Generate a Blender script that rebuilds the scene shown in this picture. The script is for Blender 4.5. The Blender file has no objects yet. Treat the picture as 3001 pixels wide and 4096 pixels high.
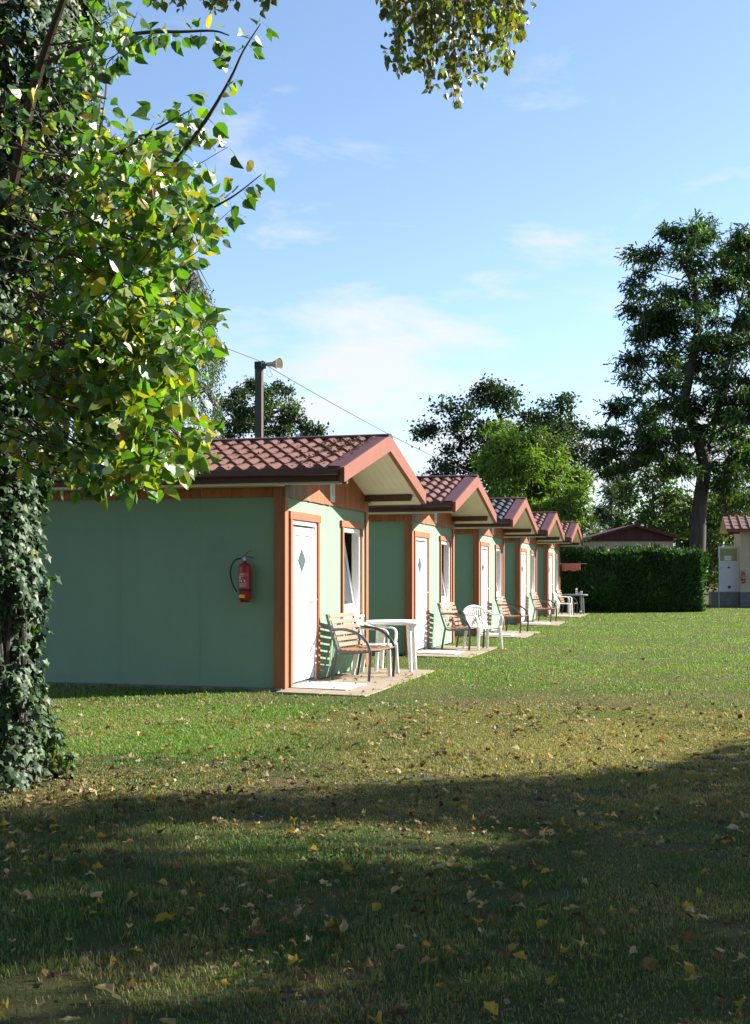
import bpy, math, random
import numpy as np
from mathutils import Vector, Matrix
random.seed(7); rng = np.random.default_rng(11)
S = bpy.context.scene; COL = S.collection
R = math.radians
# ------------------------------------------------------------------ camera
CAMH = 1.396; FPX = 4750.0; CX = 1500.5; HY = 2302.0       # calibrated on the 3001 x 4096 photograph
cam = bpy.data.cameras.new("camera"); cam.lens = 36*FPX/4096; cam.sensor_width = 36; cam.shift_y = (HY-2048)/4096
cam.clip_start = .05; cam.clip_end = 3000
camo = bpy.data.objects.new("camera", cam); COL.objects.link(camo)
camo.location = (0, 0, CAMH); camo.rotation_euler = (R(90), 0, 0); S.camera = camo
# ------------------------------------------------------------------ light
SUN_AZ, SUN_EL = R(71.0), R(28.6)                            # azimuth from +Y towards +X
SUN = Vector((math.sin(SUN_AZ)*math.cos(SUN_EL), math.cos(SUN_AZ)*math.cos(SUN_EL), math.sin(SUN_EL)))
sl = bpy.data.lights.new("sun", 'SUN'); sl.energy = 5.0; sl.angle = R(.55); sl.color = (1, .94, .85)
so = bpy.data.objects.new("sun", sl); COL.objects.link(so); so.rotation_euler = SUN.to_track_quat('Z', 'Y').to_euler()
so.location = (20, 10, 20)
S.view_settings.view_transform = 'Standard'; S.view_settings.look = 'None'; S.view_settings.exposure = 1.5; S.view_settings.gamma = 1
S.render.engine = 'CYCLES'; S.cycles.max_bounces = 6; S.cycles.transparent_max_bounces = 6; S.cycles.caustics_reflective = False; S.cycles.caustics_refractive = False
W = bpy.data.worlds.new("World"); S.world = W; W.use_nodes = True
nt = W.node_tree; nt.nodes.clear()
def N(t, nt, **k):
    n = nt.nodes.new(t)
    for a, b in k.items(): setattr(n, a, b)
    return n
out = N('ShaderNodeOutputWorld', nt); bg = N('ShaderNodeBackground', nt); sky = N('ShaderNodeTexSky', nt)
sky.sky_type = 'NISHITA'; sky.sun_disc = False; sky.sun_elevation = SUN_EL; sky.sun_rotation = SUN_AZ
sky.air_density = 1.0; sky.dust_density = .3; sky.ozone_density = 3.2; sky.altitude = 100
bg.inputs[1].default_value = .076
tc = N('ShaderNodeTexCoord', nt); sep = N('ShaderNodeSeparateXYZ', nt); nt.links.new(tc.outputs['Generated'], sep.inputs[0])
# cirrus and low haze cloud: noise on the view direction, stretched sideways
mp = N('ShaderNodeMapping', nt); mp.inputs['Scale'].default_value = (3.0, 3.0, 11); mp.inputs['Location'].default_value = (4.1, 2.3, .6)
mp.inputs['Rotation'].default_value = (0, R(-5), 0)
nt.links.new(tc.outputs['Generated'], mp.inputs[0])
nz = N('ShaderNodeTexNoise', nt); nz.inputs['Scale'].default_value = 1.7; nz.inputs['Detail'].default_value = 9; nz.inputs['Roughness'].default_value = .58
nz.inputs['Distortion'].default_value = .35
nt.links.new(mp.outputs[0], nz.inputs['Vector'])
def mr(nt, src, a, b, c, d):
    m = N('ShaderNodeMapRange', nt); m.inputs[1].default_value = a; m.inputs[2].default_value = b; m.inputs[3].default_value = c; m.inputs[4].default_value = d
    nt.links.new(src, m.inputs[0]); return m.outputs[0]
def mth(nt, op, a, b=None):
    m = N('ShaderNodeMath', nt, operation=op)
    for i, v in enumerate((a, b)):
        if v is None: continue
        if isinstance(v, (int, float)): m.inputs[i].default_value = v
        else: nt.links.new(v, m.inputs[i])
    return m.outputs[0]
cov = mr(nt, sep.outputs[2], .10, .29, .16, -.07)            # more cloud towards the horizon
cl = mr(nt, mth(nt, 'ADD', nz.outputs[0], cov), .52, .70, 0, .95)
cl = mth(nt, 'MULTIPLY', cl, mr(nt, sep.outputs[2], .30, .48, 1, 0))
mix = N('ShaderNodeMix', nt, data_type='RGBA'); nt.links.new(cl, mix.inputs[0])
hs = N('ShaderNodeHueSaturation', nt); hs.inputs['Saturation'].default_value = .93; hs.inputs['Value'].default_value = 1.14
nt.links.new(sky.outputs[0], hs.inputs['Color']); nt.links.new(hs.outputs[0], mix.inputs[6]); mix.inputs[7].default_value = (4.3, 4.5, 4.85, 1)
nt.links.new(mix.outputs[2], bg.inputs[0]); nt.links.new(bg.outputs[0], out.inputs[0])
# ------------------------------------------------------------------ helpers: place, mesh, materials
ROW = math.atan2(2773-CX, FPX)                               # direction of the row of cabins
U = (math.sin(ROW), math.cos(ROW)); NV = (math.cos(ROW), -math.sin(ROW)); C1 = ((1140-CX)/FPX*14.35, 14.35); STEP = 6.69
def corner(i): return Vector((C1[0]+U[0]*STEP*i, C1[1]+U[1]*STEP*i, 0))
def cab(i, X, Y, Z=0): c = corner(i); return Vector((c.x+NV[0]*X+U[0]*Y, c.y+NV[1]*X+U[1]*Y, Z))
def PS(px, py, d): return Vector(((px-CX)/FPX*d, d, CAMH+(HY-py)/FPX*d))     # a spot of the photograph at distance d
def PF(px, py, d): return PS(px*1.8166, py*1.8166, d)
def tag(o, label=None, cat=None, group=None, kind=None):
    if label: o['label'] = label
    if cat: o['category'] = cat
    if group: o['group'] = group
    if kind: o['kind'] = kind
    return o
def empty(name, loc=(0, 0, 0), rz=0, label=None, cat=None, group=None):
    o = bpy.data.objects.new(name, None); COL.objects.link(o); o.location = loc; o.rotation_euler = (0, 0, rz); o.empty_display_size = .2
    return tag(o, label, cat, group)
def meshobj(name, V, faces_flat, totals, m, parent=None, col=None, smooth=False):
    me = bpy.data.meshes.new(name); V = np.asarray(V, np.float32); faces_flat = np.asarray(faces_flat, np.int32); totals = np.asarray(totals, np.int32)
    me.vertices.add(len(V)); me.vertices.foreach_set('co', V.ravel()); me.loops.add(len(faces_flat)); me.polygons.add(len(totals))
    st = np.zeros(len(totals), np.int32); st[1:] = np.cumsum(totals)[:-1]
    me.polygons.foreach_set('loop_start', st); me.polygons.foreach_set('loop_total', totals); me.loops.foreach_set('vertex_index', faces_flat)
    me.polygons.foreach_set('use_smooth', np.full(len(totals), bool(smooth)))
    if col is not None:
        a = me.attributes.new('col', 'FLOAT_COLOR', 'POINT'); c = np.ones((len(V), 4), np.float32); c[:, :3] = col; a.data.foreach_set('color', c.ravel())
    me.update(calc_edges=True); me.materials.append(m)
    o = bpy.data.objects.new(name, me); COL.objects.link(o)
    if parent: o.parent = parent
    return o
class MB:
    def __init__(s): s.V = []; s.F = []; s.C = []; s.c = (1, 1, 1); s.M = None
    def add(s, V, F):
        b = len(s.V)
        for v in V: s.V.append(tuple(s.M @ Vector(v)) if s.M is not None else tuple(v)); s.C.append(s.c)
        for f in F: s.F.append([b+i for i in f])
        return s
    def box(s, x0, x1, y0, y1, z0, z1):
        return s.add([(x, y, z) for x in (x0, x1) for y in (y0, y1) for z in (z0, z1)], [(0, 1, 3, 2), (4, 6, 7, 5), (0, 4, 5, 1), (2, 3, 7, 6), (0, 2, 6, 4), (1, 5, 7, 3)])
    def hexa(s, P): # 8 points: bottom ring 0-3, top ring 4-7
        return s.add(P, [(3, 2, 1, 0), (4, 5, 6, 7), (0, 1, 5, 4), (1, 2, 6, 5), (2, 3, 7, 6), (3, 0, 4, 7)])
    def prism(s, poly, f0, f1): # polygon points mapped by two functions
        n = len(poly); return s.add([f0(p) for p in poly]+[f1(p) for p in poly], [tuple(range(n))[::-1], tuple(range(n, 2*n))]+[(i, (i+1) % n, n+(i+1) % n, n+i) for i in range(n)])
    def tube(s, P, r, n=8, flat=None, up=None):
        P = [Vector(p) for p in P]; m = len(P); rr = r if hasattr(r, '__len__') else [r]*m
        V = []; prev = None
        for i, p in enumerate(P):
            t = (P[min(i+1, m-1)]-P[max(i-1, 0)]); t = t.normalized() if t.length > 1e-9 else Vector((0, 0, 1))
            if prev is None: a = (Vector(up) if up else (Vector((0, 0, 1)) if abs(t.z) < .9 else Vector((1, 0, 0))))
            else: a = prev
            x = (a-t*a.dot(t)).normalized(); prev = x; y = t.cross(x)
            for k in range(n):
                an = 2*math.pi*(k+.5)/n; w = (1, 1) if flat is None else flat
                V.append(p+x*math.cos(an)*rr[i]*w[0]+y*math.sin(an)*rr[i]*w[1])
        F = [(i*n+k, i*n+(k+1) % n, (i+1)*n+(k+1) % n, (i+1)*n+k) for i in range(m-1) for k in range(n)]
        F += [tuple(range(n))[::-1], tuple((m-1)*n+k for k in range(n))]
        return s.add(V, F)
    def lathe(s, prof, n=24, c=(0, 0, 0), ax=None):
        V = []; q = Vector(ax).to_track_quat('Z', 'Y') if ax else None
        for r, z in prof:
            for k in range(n):
                a = 2*math.pi*k/n; v = Vector((r*math.cos(a), r*math.sin(a), z)); v = q @ v if q else v; V.append(v+Vector(c))
        m = len(prof); F = [(i*n+k, i*n+(k+1) % n, (i+1)*n+(k+1) % n, (i+1)*n+k) for i in range(m-1) for k in range(n)]
        F += [tuple(range(n))[::-1], tuple((m-1)*n+k for k in range(n))]
        return s.add(V, F)
    def grid(s, P): # rows of points
        h, w = len(P), len(P[0]); return s.add([p for r in P for p in r], [(i*w+j, i*w+j+1, (i+1)*w+j+1, (i+1)*w+j) for i in range(h-1) for j in range(w-1)])
    def build(s, name, m, parent=None, bevel=0, smooth=False, solid=0):
        fl = [i for f in s.F for i in f]
        o = meshobj(name, s.V, fl, [len(f) for f in s.F], m, parent, np.array(s.C), smooth)
        if solid: q = o.modifiers.new('solid', 'SOLIDIFY'); q.thickness = solid; q.offset = 0
        if bevel: q = o.modifiers.new('bevel', 'BEVEL'); q.width = bevel; q.segments = 2; q.limit_method = 'ANGLE'; q.harden_normals = False
        if smooth and not bevel: o.data.set_sharp_from_angle(angle=R(40))
        return o
def copy_tree(o, parent=None):
    c = o.copy(); COL.objects.link(c); c.parent = parent
    for ch in list(o.children): copy_tree(ch, c)
    return c
def bsdf(m): return m.node_tree.nodes['Principled BSDF']
def mat(name, c, rough=.6, var=.12, scale=(6, 6, 6), bump=0, bscale=60, spec=.4, col=False, dirt=None, metal=0, noise_detail=6):
    """paint/wood/plaster: colour varied by object-space noise, optional second colour in patches, optional bump"""
    m = bpy.data.materials.new(name); m.use_nodes = True; t = m.node_tree; b = bsdf(m)
    b.inputs['Roughness'].default_value = rough; b.inputs['Specular IOR Level'].default_value = spec; b.inputs['Metallic'].default_value = metal
    tc = N('ShaderNodeTexCoord', t); mp = N('ShaderNodeMapping', t); mp.inputs['Scale'].default_value = scale; t.links.new(tc.outputs['Object'], mp.inputs[0])
    nz = N('ShaderNodeTexNoise', t); nz.inputs['Scale'].default_value = 1; nz.inputs['Detail'].default_value = noise_detail; nz.inputs['Roughness'].default_value = .6; t.links.new(mp.outputs[0], nz.inputs['Vector'])
    v = mr(t, nz.outputs[0], .25, .75, 1-var, 1+var)
    mx = N('ShaderNodeMix', t, data_type='RGBA', blend_type='MULTIPLY'); mx.inputs[0].default_value = 1; mx.inputs[6].default_value = (*c, 1)
    cb = N('ShaderNodeCombineColor', t)
    for i in range(3): t.links.new(v, cb.inputs[i])
    t.links.new(cb.outputs[0], mx.inputs[7]); cur = mx.outputs[2]
    if col:
        at = N('ShaderNodeAttribute', t, attribute_name='col'); m2 = N('ShaderNodeMix', t, data_type='RGBA', blend_type='MULTIPLY'); m2.inputs[0].default_value = 1
        t.links.new(cur, m2.inputs[6]); t.links.new(at.outputs['Color'], m2.inputs[7]); cur = m2.outputs[2]
    if dirt:
        dc, ds, lo, hi = dirt; mp2 = N('ShaderNodeMapping', t); mp2.inputs['Scale'].default_value = ds; t.links.new(tc.outputs['Object'], mp2.inputs[0])
        n2 = N('ShaderNodeTexNoise', t); n2.inputs['Scale'].default_value = 1; n2.inputs['Detail'].default_value = 8; n2.inputs['Roughness'].default_value = .65; t.links.new(mp2.outputs[0], n2.inputs['Vector'])
        m3 = N('ShaderNodeMix', t, data_type='RGBA'); t.links.new(mr(t, n2.outputs[0], lo, hi, 0, 1), m3.inputs[0]); t.links.new(cur, m3.inputs[6]); m3.inputs[7].default_value = (*dc, 1); cur = m3.outputs[2]
    t.links.new(cur, b.inputs['Base Color'])
    if bump:
        n3 = N('ShaderNodeTexNoise', t); mp3 = N('ShaderNodeMapping', t); mp3.inputs['Scale'].default_value = bscale if hasattr(bscale, '__len__') else (bscale,)*3
        t.links.new(tc.outputs['Object'], mp3.inputs[0]); t.links.new(mp3.outputs[0], n3.inputs['Vector']); n3.inputs['Scale'].default_value = 1; n3.inputs['Detail'].default_value = 5
        bp = N('ShaderNodeBump', t); bp.inputs['Strength'].default_value = bump; bp.inputs['Distance'].default_value = .01; t.links.new(n3.outputs[0], bp.inputs['Height']); t.links.new(bp.outputs[0], b.inputs['Normal'])
    return m
def leafmat(name, rough=.45, trans=.4, spec=.4, tint=(1.25, 1.45, .45)):
    m = bpy.data.materials.new(name); m.use_nodes = True; t = m.node_tree; b = bsdf(m); o = t.nodes['Material Output']
    at = N('ShaderNodeAttribute', t, attribute_name='col'); b.inputs['Roughness'].default_value = rough; b.inputs['Specular IOR Level'].default_value = spec
    t.links.new(at.outputs['Color'], b.inputs['Base Color'])
    tr = N('ShaderNodeBsdfTranslucent', t); mx = N('ShaderNodeMix', t, data_type='RGBA', blend_type='MULTIPLY'); mx.inputs[0].default_value = 1
    t.links.new(at.outputs['Color'], mx.inputs[6]); mx.inputs[7].default_value = (*tint, 1); t.links.new(mx.outputs[2], tr.inputs[0])
    ms = N('ShaderNodeMixShader', t); ms.inputs[0].default_value = trans; t.links.new(b.outputs[0], ms.inputs[1]); t.links.new(tr.outputs[0], ms.inputs[2]); t.links.new(ms.outputs[0], o.inputs[0])
    return m
M = {}
M['green'] = mat('green_render', (.222, .330, .232), .85, .06, (1.5, 1.5, .5), spec=.2, bump=.35, bscale=(160, 160, 14), dirt=((.17, .275, .195), (.8, .8, 1.2), .56, .85))
M['orange'] = mat('orange_brown_stain', (.31, .105, .043), .6, .18, (14, 14, 1.2), bump=.15, bscale=(90, 90, 4), dirt=((.26, .08, .03), (20, 20, 1.5), .55, .8))
M['plank'] = mat('gable_planks', (.35, .11, .042), .65, .25, (30, 30, 1.0), bump=.25, bscale=(120, 120, 4), col=True, dirt=((.20, .09, .055), (40, 40, 2.0), .60, .75))
M['white'] = mat('white_plastic', (.82, .82, .82), .35, .02, (3, 3, 3))
M['white_dull'] = mat('white_plastic_worn', (.74, .74, .70), .45, .05, (5, 5, 5), dirt=((.55, .52, .44), (6, 6, 3), .6, .85))
M['grey_frame'] = mat('grey_rubber_seal', (.06, .06, .065), .6, .05)  # painted shade for the gaps round the door leaf
M['handle'] = mat('handle_white', (.7, .7, .7), .3, .02)
M['tile'] = mat('red_tile', (.165, .075, .053), .55, .22, (2.5, 2.5, 2.5), spec=.25, bump=.1, bscale=90, dirt=((.13, .065, .045), (3, 8, 3), .55, .8))
M['tile_dark'] = mat('black_tile', (.034, .033, .034), .6, .2, (2.5, 2.5, 2.5), dirt=((.08, .08, .08), (3, 8, 3), .6, .8))
M['flash'] = mat('red_flashing', (.235, .085, .054), .5, .10, (4, 4, 4), spec=.25, dirt=((.16, .062, .043), (3, 9, 9), .55, .85))
M['flash_dark'] = mat('maroon_flashing', (.095, .036, .034), .5, .15, (4, 4, 4), spec=.25, dirt=((.06, .03, .028), (5, 9, 9), .5, .75))
M['gutter'] = mat('brown_gutter', (.10, .04, .035), .4, .15)
M['soffit'] = mat('cream_soffit', (.70, .66, .49), .6, .06, (3, 3, 3), dirt=((.60, .57, .43), (4, 4, 4), .55, .8))
M['beam'] = mat('dark_brown_beam', (.07, .035, .025), .6, .2, (3, 20, 20))
M['concrete'] = mat('patio_concrete', (.30, .24, .17), .9, .16, (7, 7, 7), bump=.35, bscale=70, dirt=((.21, .17, .125), (3, 3, 3), .52, .7))
M['plinth'] = mat('plinth_concrete', (.20, .185, .16), .9, .2, (7, 7, 7), bump=.3, bscale=50, dirt=((.09, .09, .07), (4, 4, 4), .45, .65))
M['step'] = mat('white_step', (.46, .43, .38), .8, .08, (9, 9, 9), dirt=((.45, .41, .35), (8, 8, 8), .62, .75), bump=.2, bscale=80)
M['slat'] = mat('beech_slat', (.25, .115, .050), .5, .16, (30, 2.5, 30), bump=.08, bscale=(90, 5, 90), col=True)
M['steel'] = mat('dark_grey_steel', (.075, .08, .088), .45, .1, (9, 9, 9), metal=.15)
M['glass_dia'] = None
M['dark_in'] = mat('interior_brown', (.10, .055, .035), .8, .2)
M['ext_red'] = mat('extinguisher_red', (.36, .018, .02), .3, .04)
M['black'] = mat('black_rubber', (.014, .016, .016), .5, .1)
M['chrome'] = mat('valve_metal', (.45, .45, .43), .35, .1, metal=.8)
M['label_red'] = mat('label_red_print', (.42, .04, .045), .4, .05)
M['label_white'] = mat('print_white', (.70, .66, .66), .5, .05)
M['yellow'] = mat('yellow_sticker', (.75, .60, .03), .5, .05)
M['pole'] = mat('grey_pole', (.085, .073, .058), .85, .25, (10, 10, 1.2), bump=.3, bscale=(50, 50, 5))
M['horn'] = mat('horn_paint', (.50, .47, .38), .45, .08)
M['wire'] = mat('wire_black', (.03, .03, .03), .6, .05)
M['bark'] = mat('bark', (.10, .08, .062), .9, .45, (9, 9, 2), bump=1.0, bscale=(22, 22, 5))
M['bark_dark'] = mat('bark_dark', (.055, .045, .038), .9, .5, (9, 9, 1.2), bump=1.0, bscale=(14, 14, 2))
M['twig'] = mat('twig', (.085, .062, .042), .8, .2)
M['cream'] = mat('cream_wall', (.50, .43, .31), .85, .07, (1.5, 1.5, 1.5), bump=.15, bscale=60)
M['maroon'] = mat('maroon_boards', (.10, .026, .026), .6, .2, (12, 12, 1), col=True)
M['brown_tile'] = mat('brown_tile', (.23, .13, .095), .7, .25, (6, 6, 6), dirt=((.17, .10, .075), (3, 6, 6), .5, .75))
M['stone'] = mat('stone_base', (.16, .15, .145), .9, .3, (6, 6, 9), bump=.5, bscale=20)
M['door_blue'] = mat('pale_door', (.62, .66, .74), .45, .03)
M['pane_yellow'] = mat('door_pane', (.30, .31, .13), .25, .06)
M['paper'] = mat('paper', (.72, .74, .76), .7, .03)
M['towel'] = mat('towel_cloth', (.50, .16, .14), .95, .12, (20, 20, 20), bump=.5, bscale=200, col=True)
M['rail'] = mat('rail_metal', (.6, .6, .58), .3, .05, metal=.6)
M['tabledark'] = mat('dark_table', (.20, .21, .23), .4, .06)
M['bottle'] = mat('green_glass', (.012, .05, .018), .08, .05, spec=.6)
M['can_white'] = mat('white_red_print', (.72, .66, .64), .4, .06)
M['blue'] = mat('blue_packet', (.06, .24, .6), .5, .1)
M['green_post'] = mat('green_post', (.05, .16, .07), .5, .1)
M['sign'] = mat('plaque', (.60, .62, .58), .6, .08, (8, 8, 8), dirt=((.42, .42, .38), (12, 12, 6), .58, .8))
M['numeral'] = mat('numeral_paint', (.27, .28, .24), .6, .1)
def glass(name, tint, rough=.05, alpha=.35):
    m = bpy.data.materials.new(name); m.use_nodes = True; b = bsdf(m); b.inputs['Base Color'].default_value = (*tint, 1); b.inputs['Roughness'].default_value = rough
    b.inputs['Alpha'].default_value = alpha; b.inputs['Specular IOR Level'].default_value = .8; return m
M['glass'] = glass('window_glass', (.12, .14, .15), .03, .35)
M['glass_dia'] = mat('frosted_glass', (.07, .11, .115), .15, .35, (60, 60, 60), bump=.6, bscale=90, spec=.7)
M['leaf'] = leafmat('leaf_gloss', .42, .45, 1.0, (1.5, 1.75, .4)); M['foliage'] = leafmat('leaf_matt', .5, .38, .35); M['ivy'] = leafmat('ivy_leaf', .5, .2, .35)
M['grass'] = leafmat('grass_blade', .5, .35, .3, (1.2, 1.3, .5)); M['dryleaf'] = leafmat('dry_leaf', .65, .3, .25, (1.1, 1.0, .7)); M['thuja'] = leafmat('thuja_spray', .55, .25, .3)
# ------------------------------------------------------------------ ground
gm = bpy.data.materials.new('lawn_soil'); gm.use_nodes = True; t = gm.node_tree; b = bsdf(gm); b.inputs['Roughness'].default_value = .95; b.inputs['Specular IOR Level'].default_value = .1
tcg = N('ShaderNodeTexCoord', t)
na = N('ShaderNodeTexNoise', t); na.inputs['Scale'].default_value = .9; na.inputs['Detail'].default_value = 6; t.links.new(tcg.outputs['Object'], na.inputs['Vector'])
nb = N('ShaderNodeTexNoise', t); nb.inputs['Scale'].default_value = 45; nb.inputs['Detail'].default_value = 6; nb.inputs['Roughness'].default_value = .7; t.links.new(tcg.outputs['Object'], nb.inputs['Vector'])
r1 = N('ShaderNodeValToRGB', t); r1.color_ramp.elements[0].color = (.05, .085, .018, 1); r1.color_ramp.elements[1].color = (.12, .105, .045, 1); r1.color_ramp.elements[0].position = .42; r1.color_ramp.elements[1].position = .62; t.links.new(na.outputs[0], r1.inputs[0])
mg = N('ShaderNodeMix', t, data_type='RGBA'); t.links.new(mr(t, nb.outputs[0], .42, .66, 0, 1), mg.inputs[0]); t.links.new(r1.outputs[0], mg.inputs[6]); mg.inputs[7].default_value = (.085, .06, .035, 1)
t.links.new(mg.outputs[2], b.inputs['Base Color'])
bp = N('ShaderNodeBump', t); bp.inputs['Strength'].default_value = .8; bp.inputs['Distance'].default_value = .03; t.links.new(nb.outputs[0], bp.inputs['Height']); t.links.new(bp.outputs[0], b.inputs['Normal'])
g = MB().add([(-500, -200, 0), (500, -200, 0), (500, 900, 0), (-500, 900, 0)], [(0, 1, 2, 3)]).build('ground', gm); tag(g, kind='structure')
def wav(x, y, seed, f): # cheap smooth noise in -1..1
    q = np.random.default_rng(seed); o = 0
    for _ in range(9):
        a = q.uniform(0, 2*math.pi); k = f*q.uniform(.5, 1.9); o = o+np.sin((x*math.cos(a)+y*math.sin(a))*k+q.uniform(0, 6.3))
    return o/3.6
def sst(a, b, x): t_ = np.clip((x-a)/(b-a), 0, 1); return t_*t_*(3-2*t_)
def dryness(x, y):
    d = .37+.39*sst(6.2, 7.4, y)-.10*sst(9.5, 12, y)-.64*sst(12.5, 17, y+.35*x+wav(x, y, 8, .5))
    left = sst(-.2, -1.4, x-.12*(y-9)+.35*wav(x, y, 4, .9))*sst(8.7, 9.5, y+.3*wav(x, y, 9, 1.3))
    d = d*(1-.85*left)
    d = d+.24*wav(x, y, 1, 1.1)+.20*wav(x, y, 2, 3.3)+.20*wav(x, y, 3, 9)*sst(9, 6, y)
    return np.clip(d, 0, 1)
SUNH = np.array([SUN.x, SUN.y])/math.hypot(SUN.x, SUN.y); TEL = math.tan(SUN_EL)
def in_cabin(x, y, grow=0.0):
    dx, dy = x-C1[0], y-C1[1]; X = dx*NV[0]+dy*NV[1]; Y = dx*U[0]+dy*U[1]; o = np.zeros(len(x), bool)
    e = .06*wav(x, y, 21, 6)
    for i in range(5):
        y1 = (3.42, 2.5, 2.4, 2.4, 3.3)[i]
        o |= (X > -5.6) & (X < .02) & (Y-STEP*i > -.16) & (Y-STEP*i < 3.8)
        o |= (X > -5.6) & (X < 1.14+grow+e) & (Y-STEP*i > (-.40 if i == 0 else -.5)-grow+e) & (Y-STEP*i < y1+grow+e) & (X > -.1)
    return o
# ---- grass blades: one mesh of many short blades, thinning with distance
def make_grass():
    n1, n2 = 780000, 290000
    u1 = rng.random(n1); d1 = np.sqrt(3.1**2+u1*(12.5**2-3.1**2)); d2 = 1/(1/11.5-rng.random(n2)*(1/11.5-1/50)); d = np.concatenate([d1, d2])
    d[n1:] = np.where(rng.random(n2) < .5, d[n1:], rng.uniform(11.5, 50, n2))
    x = rng.uniform(-1, 1, len(d))*(.33*d+1.9); y = d
    keep = ~in_cabin(x, y)
    bare = wav(x, y, 31, 5.2)+.6*wav(x, y, 32, 12)
    keep &= ~((bare > .62) & (y < 9.2) & (rng.random(len(d)) < .82))
    x, y, d = x[keep], y[keep], d[keep]; n = len(x)
    edge0 = (in_cabin(x, y+.16, .05) | in_cabin(x-.09, y, .05)) & (rng.random(n) < .5)
    dry = dryness(x, y); dr = np.clip(dry+rng.normal(0, .26, n), 0, 1)
    h = (.013+.019*rng.random(n))*(1.25-.45*dry)*np.clip(.75+.4*wav(x, y, 6, 2.0), .5, 1.4); h[d > 12.5] *= .9
    tall = rng.random(n) < .012; h[tall] *= 1.8; h[edge0] *= rng.uniform(1.2, 2.8, edge0.sum())
    w = .0013*(1+rng.random(n))*np.maximum(1, d/6.5)
    a = rng.uniform(0, 2*math.pi, n); lean = rng.uniform(.05, .85, n)*h
    lx, ly = np.cos(a)*lean, np.sin(a)*lean; sx, sy = -np.sin(a)*w, np.cos(a)*w
    V = np.zeros((n, 5, 3)); z0 = np.zeros(n)
    V[:, 0] = np.stack([x-sx, y-sy, z0], 1); V[:, 1] = np.stack([x+sx, y+sy, z0], 1)
    V[:, 2] = np.stack([x+lx*.4+sx*.8, y+ly*.4+sy*.8, h*.62], 1); V[:, 3] = np.stack([x+lx*.4-sx*.8, y+ly*.4-sy*.8, h*.62], 1)
    V[:, 4] = np.stack([x+lx, y+ly, h*(1-.25*lean/h)], 1)
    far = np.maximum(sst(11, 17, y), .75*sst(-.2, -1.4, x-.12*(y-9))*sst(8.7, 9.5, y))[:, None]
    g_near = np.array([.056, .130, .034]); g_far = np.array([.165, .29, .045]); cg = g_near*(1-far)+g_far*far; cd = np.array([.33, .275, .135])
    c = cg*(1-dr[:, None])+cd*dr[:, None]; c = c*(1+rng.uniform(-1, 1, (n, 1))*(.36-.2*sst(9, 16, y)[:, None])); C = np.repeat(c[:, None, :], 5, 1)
    base = (np.arange(n)*5)[:, None]
    fl = (base+np.array([[0, 1, 2, 3, 3, 2, 4]])).ravel(); tot = np.tile([4, 3], n)
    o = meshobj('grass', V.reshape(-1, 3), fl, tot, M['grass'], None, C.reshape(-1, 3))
    tag(o, 'short mown lawn grass, green with dry tan patches', 'grass', kind='stuff')
make_grass()
# ------------------------------------------------------------------ leaf scattering
def unit(v): return v/np.maximum(1e-9, np.linalg.norm(v, axis=-1, keepdims=True))
def poplar_template(curl, fold, jag):
    V = [(0, 0, 0), (0, .36, .02), (0, .68, 0), (0, 1.05, -.12*curl)]; Lf = [(.30, .02), (.53, .30), (.40, .60), (.17, .86)]
    for sgn in (-1, 1):
        for i, (x, y) in enumerate(Lf): V.append((sgn*x*(1-.25*fold)*(1+jag*((i*7+3*sgn) % 3-1)*.12), y, fold*x*.75-curl*.35*abs(y-.4)*x*(1 if sgn > 0 else .2)))
    F = []
    for o in (4, 8):
        q = [(0, 1, o+1, o), (1, 2, o+2, o+1), (2, 3, o+3, o+2)]; F += q if o == 8 else [f[::-1] for f in q]
    b = len(V); V += [(-.018, 0, 0), (.018, 0, 0), (.018, -.55, .06), (-.018, -.55, .06)]; F.append((b, b+1, b+2, b+3))
    return np.array(V, float), F
POP = [poplar_template(.5, .5, .4), poplar_template(1.4, .2, 1), poplar_template(.2, 1.1, .6), poplar_template(-.9, .4, 1.3)]
IVY = (np.array([(0, .35, .07), (0, 0, 0), (.3, -.12, .0), (.22, .18, .03), (.5, .38, -.05), (.2, .52, .02), (0, 1, -.1), (-.2, .52, .02), (-.5, .38, -.05), (-.22, .18, .03), (-.3, -.12, 0)]),
       [(0, i, i+1) for i in range(1, 10)]+[(0, 10, 1)])
OVAL = (np.array([(0, 0, 0), (.30, .45, .10), (0, 1, -.06), (-.30, .45, .10)]), [(0, 1, 2), (0, 2, 3)])
LANCE = (np.array([(0, 0, 0), (.17, .4, .06), (0, 1, -.1), (-.17, .4, .06)]), [(0, 1, 2), (0, 2, 3)])
FROND = (np.array([(0, 0, 0), (.14, .12, .02), (.05, .25, 0), (.16, .40, 0), (.05, .52, -.03), (.13, .68, -.06), (0, 1, -.18), (-.13, .68, -.06), (-.05, .52, -.03), (-.16, .40, 0), (-.05, .25, 0), (-.14, .12, .02)]),
         [(0, 1, 2, 10, 11), (2, 3, 4, 8, 9, 10), (4, 5, 6, 7, 8)])
def scatter(tmpl, P, axis, normal, size, col):
    """arrays of leaf meshes: returns V, flat faces, totals, colours"""
    TV, TF = tmpl; P = np.asarray(P, float); n = len(P); y = unit(np.asarray(axis, float)); z = np.asarray(normal, float); x = unit(np.cross(y, z)); z = np.cross(x, y)
    s = np.asarray(size, float).reshape(-1, 1, 1)
    V = P[:, None, :]+s*(TV[None, :, 0:1]*x[:, None, :]+TV[None, :, 1:2]*y[:, None, :]+TV[None, :, 2:3]*z[:, None, :])
    k = len(TV); flat = np.array([i for f in TF for i in f]); F = (np.arange(n)[:, None]*k+flat[None, :]).ravel(); T = np.tile([len(f) for f in TF], n)
    C = np.repeat(np.asarray(col, float)[:, None, :], k, 1).reshape(-1, 3)
    return V.reshape(-1, 3), F, T, C
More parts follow.
